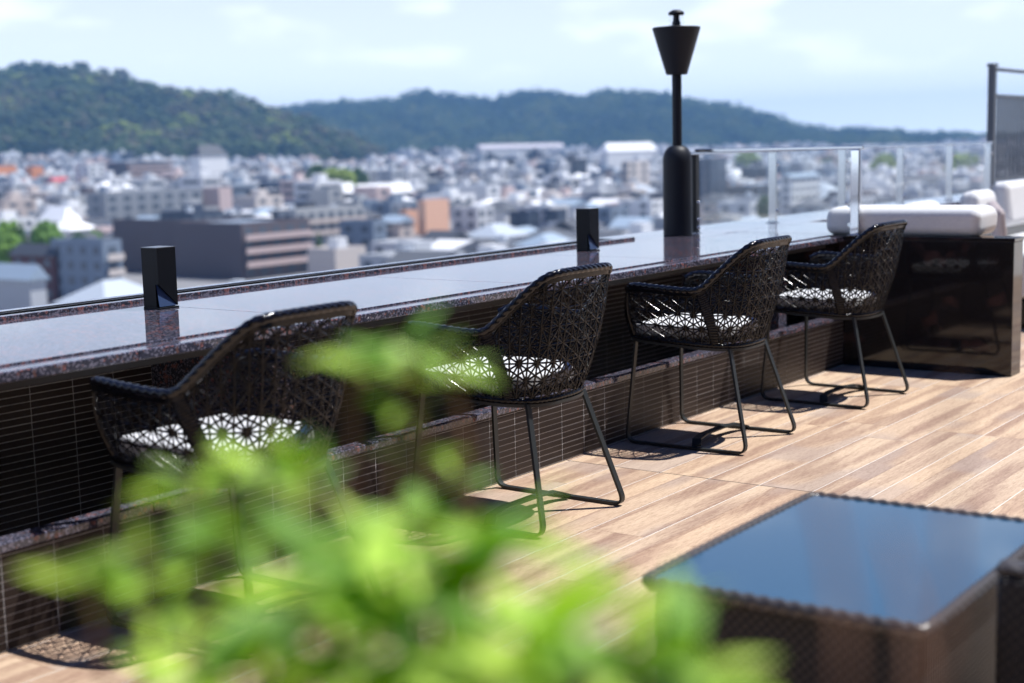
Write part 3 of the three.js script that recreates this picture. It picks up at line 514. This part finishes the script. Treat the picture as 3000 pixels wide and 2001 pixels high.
function slab(name, parent, mat, x0, x1, y0, y1, z0, z1) { const m = part(name, unit, mat, parent); m.position.set((x0 + x1) / 2, (y0 + y1) / 2, (z0 + z1) / 2); m.scale.set(x1 - x0, y1 - y0, z1 - z0); return m; }
const used = []; // footprints already built on
const free = (x, z, w, d) => used.every(([a, b, c, e]) => Math.abs(x - a) > (w + c) / 2 + 0.6 || Math.abs(z - b) > (d + e) / 2 + 0.6);
// one building; base centre, w along x, d along z, h high
function building(name, label, category, group, x, z, w, d, h, o) {
  used.push([x, z, w, d]); const t = thing(name, label, category, [x, landAt(x, z), z], group), W = o.wall;
  part('wall', unit, W, t); const wall = t.children[0]; wall.scale.set(w, h + 1.5, d); wall.position.y = h / 2 - 0.75;
  if (o.roof) part('roof', roofGeo(w, d, o.rh ?? Math.min(w, d) * 0.28, o.hip, w > d), o.roof, t).position.y = h + 0.02;
  else {
    const rm = o.top ?? W; slab('roof', t, rm, -w / 2 + 0.25, w / 2 - 0.25, h + 0.02, h + 0.12, -d / 2 + 0.25, d / 2 - 0.25);
    const par = o.par ?? 0.7; for (const [a, b, c, e] of [[-w / 2, w / 2, -d / 2, -d / 2 + 0.2], [-w / 2, w / 2, d / 2 - 0.2, d / 2], [-w / 2, -w / 2 + 0.2, -d / 2 + 0.21, d / 2 - 0.21], [w / 2 - 0.2, w / 2, -d / 2 + 0.21, d / 2 - 0.21]]) slab('parapet', t, W, a, b, h + 0.01, h + par, c, e);
    if (o.pent) slab('roof_room', t, o.pent, -w * 0.1, w * 0.22, h + 0.13, h + 2.8, -d * 0.2, d * 0.15);
    if (o.tank) { const k = part('water_tank', new THREE.CylinderGeometry(1.1, 1.1, 2, 12), tankMat, t); k.position.set(-w * 0.28, h + 1.13, d * 0.2); }
  }
  const fl = Math.max(1, Math.round(h / 3)), fh = h / fl;
  if (o.balcony) for (let f = 1; f < fl; f++) { // solid balcony fronts on the sunny side
    const b = slab('balcony', t, o.balcony, -w / 2 + 0.3, w / 2 - 0.3, f * fh - 0.25, f * fh + 0.95, d / 2 + 0.9, d / 2 + 1.1); slab('balcony_floor', t, W, -w / 2 + 0.3, w / 2 - 0.3, f * fh - 0.26, f * fh - 0.08, d / 2 + 0.01, d / 2 + 0.89);
  }
  if (o.win) {
    const cell = o.win; const nx = Math.max(1, Math.floor(w / cell)), nz = Math.max(1, Math.floor(d / cell));
    for (let f = 0; f < fl; f++) {
      const y0 = f * fh + fh * 0.3, y1 = f * fh + fh * 0.82;
      for (let i = 0; i < nx; i++) { const c = -w / 2 + (i + 0.5) * w / nx, q = cell * 0.27; slab('window', t, paneMat, c - q, c + q, y0, y1, d / 2 - 0.1, d / 2 + 0.06); }
      if (!o.oneSide) for (let i = 0; i < nz; i++) { const c = -d / 2 + (i + 0.5) * d / nz, q = cell * 0.24; slab('window', t, paneMat, -w / 2 - 0.06, -w / 2 + 0.1, y0, y1, c - q, c + q); }
    }
  }
  return t;
}
// place a box by the picture: px of its near edge, distance to it, px of its far left and far right edges, py of its top
function placed(px, dep, pl, pr, pyTop) {
  const g = at(px, HORIZON(px), dep), gl = landAt(g.x, g.z); g.y = gl; const solve = (dir, target) => { let lo = 0, hi = 400; const f = l => proj(g.clone().addScaledVector(dir, l))[0]; for (let i = 0; i < 40; i++) { const m = (lo + hi) / 2; ((f(m) < target) === (f(0) < target)) ? lo = m : hi = m; } return lo; };
  const d = Math.max(3, solve(V(0, 0, -1), pl)), w = Math.max(3, solve(V(1, 0, 0), pr)); let lo = 1, hi = 120; for (let i = 0; i < 40; i++) { const m = (lo + hi) / 2; proj(V(g.x, gl + m, g.z))[1] > pyTop ? lo = m : hi = m; }
  return [g.x + w / 2, g.z - d / 2, w, d, lo];
}
const heroes = [], short = l => l.replace(/^(plain|long|wide|tall|large|small|broad|low) /, '').split(/ (?=with |at |left |right |above |below |behind |joining |beside |seen |in the |just )/)[0];
const hero = (name, label, category, a, o) => { const [x, z, w, d, h] = placed(...a); heroes.push([a[0], a[2], a[3], a[1], short(label)]); return building(name, label, category, undefined, x, z, w, d, h, o); };
const K = { brown: cmat(0.115, 0.098, 0.112), pink: cmat(0.56, 0.44, 0.42), grey: cmat(0.26, 0.28, 0.31), lgrey: cmat(0.45, 0.47, 0.50), white: cmat(0.78, 0.78, 0.78), dwhite: cmat(0.62, 0.63, 0.65), slate: cmat(0.055, 0.062, 0.078, 0.6), navy: cmat(0.04, 0.055, 0.09, 0.6), steelRoof: cmat(0.30, 0.38, 0.47, 0.5), whiteRoof: cmat(0.82, 0.83, 0.85, 0.6), orange: cmat(0.72, 0.29, 0.13), peach: cmat(0.76, 0.45, 0.31), red: cmat(0.50, 0.06, 0.07), maroon: cmat(0.10, 0.045, 0.05), tan: cmat(0.52, 0.44, 0.40), beige: cmat(0.60, 0.54, 0.50), lawn: cmat(0.16, 0.24, 0.05), concrete: cmat(0.36, 0.37, 0.38), bluegrey: cmat(0.20, 0.25, 0.32) };
// the buildings one can tell apart
hero('brick_apartments', 'dark brown apartment block with pink balcony fronts on its sunny side', 'apartment block', [696, 300, 515, 912, 663], { wall: K.brown, balcony: K.pink, win: 3.6, oneSide: true, top: K.bluegrey });
hero('brown_block', 'plain brown tile-clad block joining the balcony apartments on their left', 'building', [520, 318, 338, 545, 655], { wall: K.brown, win: 9, oneSide: true, top: K.bluegrey });
hero('balcony_flats', 'small grey block with four white balconies left of the nearest lantern', 'apartment block', [284, 255, 160, 366, 716], { wall: K.bluegrey, balcony: K.beige, win: 3.4, top: K.grey });
hero('maroon_house', 'low dark maroon house at the left edge below the green trees', 'house', [140, 262, 40, 175, 752], { wall: K.maroon, roof: K.slate, hip: true, rh: 2.2, win: 3.5 });
hero('grey_shed', 'blue-grey metal shed with a pale side wall at the lower left', 'shed', [62, 222, -60, 126, 822], { wall: K.lgrey, roof: K.steelRoof, rh: 2.4 });
hero('white_cube_house', 'plain off-white flat block right of the pink balcony apartments', 'building', [970, 285, 905, 1075, 742], { wall: K.beige, par: 0.9, top: K.dwhite, pent: K.dwhite });
hero('grey_workshop', 'grey corrugated workshop behind the off-white flat block', 'workshop', [1085, 340, 1000, 1135, 655], { wall: K.bluegrey, win: 4.5, top: K.lgrey });
hero('pink_tower', 'slim pink slab tower with a dark side above the brown block', 'tower', [636, 470, 600, 686, 552], { wall: K.pink, par: 0.3 });
hero('long_school', 'long grey building with a row of upright piers left of the pink tower', 'building', [300, 440, 262, 600, 572], { wall: K.grey, win: 5, top: K.lgrey });
hero('long_flats', 'long low grey block with window rows behind the pink balcony apartments', 'building', [860, 400, 820, 1070, 622], { wall: K.concrete, win: 4, top: K.lgrey, balcony: K.tan });
hero('hip_roof_hall', 'hall with a broad white hip roof above the trees at the left', 'hall', [175, 420, 118, 242, 650], { wall: K.grey, roof: K.whiteRoof, hip: true, rh: 4.5 });
hero('vault_roof_hall', 'wide low hall with a long white roof behind the grey piers', 'hall', [300, 640, 238, 425, 566], { wall: K.dwhite, roof: K.whiteRoof, hip: true, rh: 5 });
hero('orange_store', 'orange warehouse front at the left edge of the city', 'store', [-20, 1050, -60, 52, 490], { wall: K.orange, par: 0.5 });
hero('orange_annex', 'narrower orange building beside the orange warehouse', 'store', [92, 1040, 78, 130, 490], { wall: K.orange, par: 0.5 });
hero('red_awning_shop', 'low shop with a red roof right of the orange buildings', 'shop', [160, 900, 138, 212, 540], { wall: K.dwhite, roof: K.red, rh: 4 });
hero('pale_office', 'pale flat-roofed office right of the red roof', 'office', [258, 900, 226, 312, 484], { wall: K.white, win: 6, top: K.dwhite });
hero('grey_mansion', 'dark apartment building with pink balcony columns below the hill', 'apartment block', [370, 820, 320, 508, 480], { wall: K.brown, balcony: K.pink, win: 6, top: K.grey });
hero('white_roof_depot', 'depot with a bright white sloping roof, left of two', 'depot', [915, 560, 903, 1043, 572], { wall: K.navy, roof: K.whiteRoof, rh: 4.2 });
hero('white_roof_depot', 'depot with a bright white sloping roof, right of two', 'depot', [1052, 560, 1040, 1210, 572], { wall: K.navy, roof: K.whiteRoof, rh: 4.2 });
hero('temple_hall', 'broad hall with a white front below the first hill', 'hall', [585, 900, 562, 672, 458], { wall: K.white, roof: K.slate, hip: true, rh: 7 });
hero('peach_block', 'tall peach-coloured windowless block in the middle of the city', 'building', [1240, 440, 1226, 1318, 590], { wall: K.peach, par: 0.3 });
hero('peach_annex', 'lower peach-coloured annex beside the tall peach block', 'building', [1185, 450, 1174, 1226, 620], { wall: K.peach, par: 0.3 });
hero('dark_office', 'dark navy office block left of the far lantern', 'office', [1540, 430, 1494, 1582, 628], { wall: K.navy, win: 3.2, top: K.lgrey });
hero('dark_office', 'narrow dark navy block just left of the far lantern', 'office', [1625, 430, 1598, 1662, 622], { wall: K.navy, win: 3.2, top: K.grey });
hero('beige_tower', 'pinkish beige tower left of the torch lamp', 'tower', [1838, 640, 1826, 1904, 477], { wall: K.beige, win: 7, par: 0.5 });
hero('dome_hall', 'large hall with a pale rounded roof below the hills by the torch lamp', 'hall', [1780, 1000, 1758, 1925, 445], { wall: K.dwhite, roof: K.whiteRoof, hip: true, rh: 6 });
hero('station_roof', 'long low building with a pale lilac roof at the foot of the hills', 'building', [1410, 1400, 1392, 1655, 436], { wall: K.lgrey, roof: cmat(0.45, 0.43, 0.48), rh: 4 });
hero('navy_block', 'dark navy block right of the torch lamp behind the glass', 'building', [2080, 520, 2040, 2130, 470], { wall: K.navy, win: 4, top: K.grey });
hero('white_gable_house', 'white gabled building seen through the middle of the glass', 'house', [2320, 480, 2285, 2400, 520], { wall: K.white, roof: K.steelRoof, win: 4 });
hero('dark_hall', 'wide dark-roofed hall behind the last glass panes', 'hall', [2640, 560, 2560, 2780, 540], { wall: K.navy, roof: K.slate, hip: true });
// kinds for the rest of the city
const kinds = [
  ['tiled_house', 'dark tiled roof', 'house', 'dark roofed city houses', [[K.dwhite, 'pale'], [K.beige, 'beige'], [K.lgrey, 'grey']], [K.slate, K.navy, cmat(0.09, 0.10, 0.12)]],
  ['metal_roof_house', 'blue-grey metal roof', 'house', 'metal roofed city houses', [[K.white, 'white'], [K.dwhite, 'pale'], [K.tan, 'tan']], [K.steelRoof, cmat(0.42, 0.47, 0.53, 0.5)]],
  ['white_roof_house', 'white pitched roof', 'house', 'white roofed city buildings', [[K.lgrey, 'light grey'], [K.grey, 'dark grey']], [K.whiteRoof]],
  ['white_flats', 'flat roof', 'apartment block', 'white city flats', [[K.white, 'white'], [K.dwhite, 'off-white']], null],
  ['grey_flats', 'flat roof', 'building', 'grey city flats', [[K.grey, 'dark grey'], [K.concrete, 'concrete grey'], [K.bluegrey, 'blue-grey'], [K.lgrey, 'light grey']], null],
  ['beige_flats', 'flat roof', 'apartment block', 'beige city flats', [[K.beige, 'beige'], [K.tan, 'tan'], [K.pink, 'pinkish']], null],
  ['dark_flats', 'flat roof', 'building', 'dark city flats', [[K.navy, 'navy'], [K.brown, 'dark brown'], [K.slate, 'slate black']], null],
];
const pick = (R, l) => l[Math.floor(R() * l.length)];
const byLabel = {}, RC = rng(2024), farList = []; let single_count = 0;
{
  const cells = [];
  for (let gx = 60; gx < 3600; gx += 15.5) for (let gz = -3400; gz < 200; gz += 15.5) {
    const x = gx + (RC() - 0.5) * 6, z = gz + (RC() - 0.5) * 6, [a, b] = wedge(x, z); const r1 = RC(), r2 = RC(), r3 = RC(), r4 = RC(), r5 = RC();
    if (a < 205 || a > 2500 || Math.abs(b) > 0.43) continue; if (a > 1560 && b < -0.10 + (a - 1560) * 0.0002) continue; // foot of the near hill
    if (noise(x / 130, z / 130, 400) > 0.80) continue; // open ground
    cells.push([a, x, z, r1, r2, r3, r4, r5]);
  }
  cells.sort((p, q) => p[0] - q[0]);
  for (const [a, x, z, r1, r2, r3, r4, r5] of cells) {
    const tall = noise(x / 180, z / 180, 77); const k = r1 < 0.24 ? 0 : r1 < 0.38 ? 1 : r1 < 0.47 ? 2 : r1 < 0.66 ? 3 : r1 < 0.84 ? 4 : r1 < 0.93 ? 5 : 6;
    const house = k < 3, w = house ? 7 + r2 * 6 : 8 + r2 * 8, d = house ? 7 + r3 * 5 : 8 + r3 * 6; let h = house ? 4.5 + r4 * 2.5 : 6 + r4 * 4 + (tall > 0.66 && a > 520 ? r5 * 8 : 0); if (a < 420) h = Math.min(h, 4.5 + r4 * 2);
    if (!free(x, z, w, d)) continue; { const p = proj(V(x, GY + h, z)); if (a < 335 && p[0] > 300 && p[0] < 1130 && p[1] < 830) continue; if (a < 290 && p[1] < 850 && p[0] < 400) continue; }
    const [name, look, cat, group, walls, roofs] = kinds[k], pickW = walls[Math.floor(r5 * walls.length)], o = { wall: pickW[0] };
    const bpx = proj(V(x, GY + h, z))[0]; let best = heroes[0], bd = 1e9; for (const q of heroes) { const e = Math.max(0, q[1] - bpx, bpx - q[2]) + Math.abs(q[3] - a) * 0.35; if (e < bd) { bd = e; best = q; } }
    const side = bpx < best[1] ? 'left of' : bpx > best[2] ? 'right of' : a > best[3] ? 'behind' : 'in front of', label = `${h > 9 ? 'taller' : w * d > 150 ? 'broad' : w * d < 100 ? 'small' : 'mid-sized'} ${pickW[1]} ${house ? 'house' : 'block'} with ${look} ${side} the ${best[4]}`;
    if (roofs) { o.roof = roofs[Math.floor(r3 * roofs.length)]; o.hip = r2 > 0.5; } else { o.top = r4 > 0.5 ? K.lgrey : K.dwhite; if (r2 > 0.55) o.pent = o.wall; if (r3 > 0.6) o.tank = true; }
    if (a < 480) o.win = 4.2; else if (a < 620 && !house) { o.win = 5.5; o.oneSide = true; }
    if (single_count < 265) { (byLabel[label] ??= []).push(building(name, label, cat, group, x, z, w, d, h, o)); single_count++; } else { used.length > 900 || used.push([x, z, w, d]); farList.push([x, z, w, d, h, o, r4]); }
  }
}
const ordinals = ['nearest', 'second nearest', 'third nearest', 'fourth nearest', 'fifth nearest', 'sixth nearest', 'seventh nearest'];
for (const l of Object.values(byLabel)) if (l.length > 1) l.forEach((t, i) => { if (i < 7) t.userData.label = (t.userData.label.split(' ').length > 13 ? t.userData.label.replace(/^\S+ /, '') : t.userData.label) + ', ' + ordinals[i]; });
// the far city: too many and too small to tell apart
{
  const walls = new THREE.InstancedMesh(unit, std(col(1, 1, 1), 0.85), farList.length), roofs = farList.filter(f => f[5].roof), R = rng(8);
  walls.name = 'far_city_walls'; const g = new THREE.Group(); g.name = 'far_city'; tag(g, 'mass of distant blurred buildings reaching to the hills', 'city', undefined, 'stuff'); scene.add(g);
  const m = new THREE.Matrix4(), q = new THREE.Quaternion(); farList.forEach(([x, z, w, d, h, o], i) => { m.compose(V(x, landAt(x, z) + h / 2 - 0.75, z), q, V(w, h + 1.5, d)); walls.setMatrixAt(i, m); walls.setColorAt(i, o.wall.color); });
  const rg = roofGeo(1, 1, 1, true, true); rg.scale(0.5, 1, 0.5); const rm = new THREE.InstancedMesh(rg, std(col(1, 1, 1), 0.6), roofs.length); rm.name = 'far_city_roofs';
  roofs.forEach(([x, z, w, d, h, o], i) => { m.compose(V(x, landAt(x, z) + h + 0.02, z), q, V(w * 1.08, Math.min(w, d) * 0.3, d * 1.08)); rm.setMatrixAt(i, m); rm.setColorAt(i, o.roof.color); });
  const flat = farList.filter(f => !f[5].roof), fm = new THREE.InstancedMesh(unit, std(col(1, 1, 1), 0.85), flat.length * 2); fm.name = 'far_city_rooftops';
  flat.forEach(([x, z, w, d, h, o, r], i) => { m.compose(V(x, landAt(x, z) + h + 0.1, z), q, V(w * 0.96, 0.18, d * 0.96)); fm.setMatrixAt(2 * i, m); fm.setColorAt(2 * i, r > 0.5 ? K.dwhite.color : K.lgrey.color); m.compose(V(x + w * 0.15, landAt(x, z) + h + 1.5, z - d * 0.1), q, V(w * 0.3, 2.6, d * 0.35)); fm.setMatrixAt(2 * i + 1, m); fm.setColorAt(2 * i + 1, o.wall.color); });
  // window bands as real recessed strips on the two visible sides of the flats
  const bands = flat.filter(f => f[4] > 7 && wedge(f[0], f[1])[0] < 1500); const n = bands.length * 4, wm = new THREE.InstancedMesh(unit, std(col(0.07, 0.085, 0.11), 0.4), n); wm.name = 'far_city_windows'; let c = 0;
  bands.forEach(([x, z, w, d, h]) => { for (let f = 0; f < 2; f++) { const y = landAt(x, z) + h - 2.2 - f * 3.1; m.compose(V(x, y, z + d / 2), q, V(w * 0.8, 1.3, 0.2)); wm.setMatrixAt(c++, m); m.compose(V(x - w / 2, y, z), q, V(0.2, 1.3, d * 0.7)); wm.setMatrixAt(c++, m); } });
  for (const k of [walls, rm, fm, wm]) { k.castShadow = k.receiveShadow = true; k.userData.kind = 'stuff'; g.add(k); }
}
// trees: trunk and a crown of many small leaf clumps
const clump = (() => { const g = new THREE.IcosahedronGeometry(1, 0); return g; })();
function crownGeo(seed, r, h, n, conic) {
  const R = rng(seed), l = []; for (let i = 0; i < n; i++) { const u = R() * 2 - 1, a = R() * 6.283, rr = Math.cbrt(0.25 + 0.75 * R()); let y = u * rr, s = Math.sqrt(1 - u * u) * rr; const lump = 0.75 + 0.5 * noise(a * 1.3 + 9, u * 2 + 4, seed); if (conic) s *= (1 - (y + 1) / 2) * 1.3; const c = clump.clone().scale(0.16 * (0.7 + R() * 0.8), 0.12 * (0.7 + R() * 0.8), 0.16 * (0.7 + R() * 0.8)).rotateY(R() * 6).rotateX(R() - 0.5); c.translate(Math.cos(a) * s * lump, y, Math.sin(a) * s * lump); l.push(c); }
  const g = merge(l); g.scale(r, h / 2, r); return g;
}
const leafTones = [[0.10, 0.20, 0.035], [0.14, 0.26, 0.04], [0.045, 0.095, 0.03], [0.20, 0.27, 0.05]].map(c => std(col(...c), 0.85));
function tree(label, px, dep, pyTop, r, tone, conic, group) {
  const g = at(px, HORIZON(px), dep), gl = landAt(g.x, g.z); let lo = 1, hi = 60; for (let i = 0; i < 40; i++) { const m = (lo + hi) / 2; proj(V(g.x, gl + m, g.z))[1] > pyTop ? lo = m : hi = m; } const h = lo;
  const t = thing('city_tree', label, 'tree', [g.x, gl, g.z], group); part('trunk', new THREE.CylinderGeometry(0.18, 0.38, h * 0.5, 7).translate(0, h * 0.25, 0), cmat(0.09, 0.07, 0.05), t);
  part('crown', crownGeo(Math.round(px + dep), r, h * 0.75, 260, conic), leafTones[tone], t).position.y = h * 0.62; return t;
}
tree('bright green tree at the very left edge of the city', 8, 300, 648, 3.2, 1);
tree('lower bright green tree at the left edge above the maroon house', 18, 275, 690, 2.6, 1);
tree('dark tree between the bright green trees at the left', 48, 300, 655, 2.2, 2, true);
tree('round green tree above the maroon house', 120, 300, 650, 3.6, 0);
tree('green tree with a drooping right side above the maroon house', 146, 290, 680, 2.6, 0);
tree('small dark pointed tree right of the pink balcony apartments', 923, 305, 682, 1.3, 2, true);
tree('left tree of the clump above the white depot roofs', 925, 700, 480, 4.5, 2);
tree('yellowish middle tree of the clump above the white depot roofs', 965, 700, 492, 6, 3);
tree('second yellowish tree of the clump above the white depot roofs', 1005, 700, 494, 6, 3);
tree('dark right tree of the clump above the white depot roofs', 1045, 710, 492, 4.5, 2);
tree('small tree on the left below the white hip roof', 215, 330, 682, 2.4, 2); tree('small tree beside the white hip roof hall', 262, 345, 676, 2.2, 0);
tree('dark tree in front of the white hip roof hall', 335, 335, 686, 2.0, 2);
tree('yellow-green tree seen at the top of the left glass pane', 2190, 900, 438, 8, 3); tree('yellow-green tree seen beside the steel screen post', 2430, 850, 452, 8, 3); tree('yellow-green tree seen through the right glass panes', 2590, 800, 452, 7, 3); tree('broad yellow-green tree seen through the last glass pane', 2820, 760, 448, 8, 3); tree('dark green bush seen through the left glass pane', 2240, 430, 570, 2.4, 2);
{ const [x, z, w, d] = placed(715, 760, 690, 855, 470); struct('lawn', new THREE.BoxGeometry(w * 1.0, 0.3, d * 2.2).translate(x, landAt(x, z) + 8.5, z), K.lawn, 'green lawn bank in the middle of the city'); struct('lawn_bank', new THREE.BoxGeometry(w, 8.3, d * 2.2).translate(x, landAt(x, z) + 4.15, z), K.concrete, 'retaining bank under the lawn'); }

// hills: outline of each ridge read against the horizon, then relief and trees over it
const outlineAt = (pts, px) => { if (px <= pts[0][0]) return pts[0][1]; for (let i = 1; i < pts.length; i++) if (px <= pts[i][0]) { const t = (px - pts[i - 1][0]) / (pts[i][0] - pts[i - 1][0]), s = t * t * (3 - 2 * t) * 0.5 + t * 0.5; return lerp(pts[i - 1][1], pts[i][1], s); } return pts[pts.length - 1][1]; };
const treeBuckets = [];
function ridge(name, label, pts, r0, reach, seed, crown, nTrees, tones, crest) {
  const nA = 150, nR = 40, a0 = -0.62, a1 = 0.62, pos = [], ix = [];
  const height = (b, f) => { // b: sideways tangent, f: 0 foot .. 1 beyond the crest
    const px = CX + b * F, top = Math.max(0, (HORIZON(px) - outlineAt(pts, px)) / F * r0 * 1.0 + 26) ; const prof = f < 0.62 ? Math.pow(Math.sin(f / 0.62 * Math.PI / 2), 1.15) : 1 - sstep(0.62, 1.05, f) * 0.75;
    const rel = (fbm(b * 9 + seed, f * 5, seed, 4) - 0.5) * 0.55 * Math.sin(clamp(f / 0.62) * Math.PI); return GY - 1 + Math.max(0, top - crest) * clamp(prof + rel, 0, 1.0);
  };
  const P = (b, f) => { const r = r0 - reach + f * reach * 1.6; const q = levelF.clone().multiplyScalar(r).addScaledVector(levelR, r * b); q.y = height(b, f); return q; };
  for (let i = 0; i <= nA; i++) for (let j = 0; j <= nR; j++) { pos.push(...P(lerp(a0, a1, i / nA), j / nR).toArray()); if (i && j) { const a = (i - 1) * (nR + 1) + j - 1, b = a + nR + 1; ix.push(a, a + 1, b, b, a + 1, b + 1); } }
  const g = new THREE.BufferGeometry(); g.setAttribute('position', new THREE.Float32BufferAttribute(pos, 3)); g.setIndex(ix); g.computeVertexNormals(); g.setAttribute('uv', new THREE.Float32BufferAttribute(new Float32Array(pos.length / 3 * 2), 2));
  struct(name, g, cmat(0.03, 0.045, 0.02), label);
  const R = rng(seed * 7 + 1), geos = [crownGeo(seed + 1, 1, 1.5, 26), crownGeo(seed + 2, 1, 1.7, 26)], ims = geos.map(q => new THREE.InstancedMesh(q, std(col(1, 1, 1), 0.9), Math.ceil(nTrees / 2))), cnt = [0, 0], m = new THREE.Matrix4(), q = new THREE.Quaternion(), e = new THREE.Euler(), c = new THREE.Color();
  for (let n = 0, tries = 0; n < nTrees && tries < nTrees * 4; tries++) {
    const b = lerp(-0.46, 0.46, R()), f = R() * 0.78, p = P(b, f); if (p.y < landAt(p.x, p.z) + 1) continue; const k = n & 1, s = crown * (0.42 + R() * R() * 1.5); const patch = fbm(b * 45 + seed, f * 14, seed + 9, 2), tn = tones[Math.min(tones.length - 1, Math.floor((patch * 0.75 + R() * 0.35) * tones.length))];
    e.set(0, R() * 6.28, 0); m.compose(p.add(V(0, s * 0.35, 0)), q.setFromEuler(e), V(s, s * (0.8 + R() * 0.5), s)); if (cnt[k] >= ims[k].count) break; ims[k].setMatrixAt(cnt[k], m); const v = 0.75 + R() * 0.5; ims[k].setColorAt(cnt[k], c.setRGB(tn[0] * v, tn[1] * v, tn[2] * v)); cnt[k]++; n++;
  }
  const w = new THREE.Group(); w.name = name.replace('hill', 'hillside') + '_forest'; tag(w, 'dense forest covering the ' + (name === 'near_hill' ? 'rounded hill on the left' : 'far row of hills'), 'forest', undefined, 'stuff'); scene.add(w);
  ims.forEach((im, k) => { im.count = cnt[k]; im.name = 'forest_crowns'; im.userData.kind = 'stuff'; im.castShadow = im.receiveShadow = true; w.add(im); });
}
const D = l => l.map(([x, y]) => [x * 1.276, y * 1.276]);
ridge('near_hill', 'rounded wooded hill on the left', D([[-300, 215], [-120, 190], [0, 171], [60, 158], [100, 152], [190, 155], [260, 173], [350, 198], [430, 214], [520, 219], [580, 237], [640, 253], [700, 272], [780, 300], [860, 328], [950, 350], [1100, 365]]), 2100, 620, 3, 13, 13000, [[0.016, 0.030, 0.016], [0.024, 0.044, 0.018], [0.055, 0.085, 0.022], [0.085, 0.080, 0.040], [0.19, 0.24, 0.04]], 20);
ridge('far_hills', 'long row of hazy wooded hills behind the city', D([[-300, 268], [300, 262], [560, 258], [700, 242], [800, 233], [900, 229], [1000, 211], [1060, 217], [1150, 227], [1200, 213], [1260, 208], [1340, 222], [1400, 204], [1450, 210], [1520, 213], [1600, 229], [1700, 240], [1760, 256], [1850, 286], [1900, 294], [2000, 293], [2100, 301], [2260, 304], [2400, 305], [2700, 300]]), 3300, 900, 23, 11, 19000, [[0.018, 0.034, 0.018], [0.030, 0.054, 0.020], [0.065, 0.10, 0.024], [0.13, 0.15, 0.04]], 18);
scene.fog = new THREE.FogExp2(new THREE.Color().setRGB(0.25, 0.54, 1.0), 1.65e-4);

renderer.render(scene, camera);
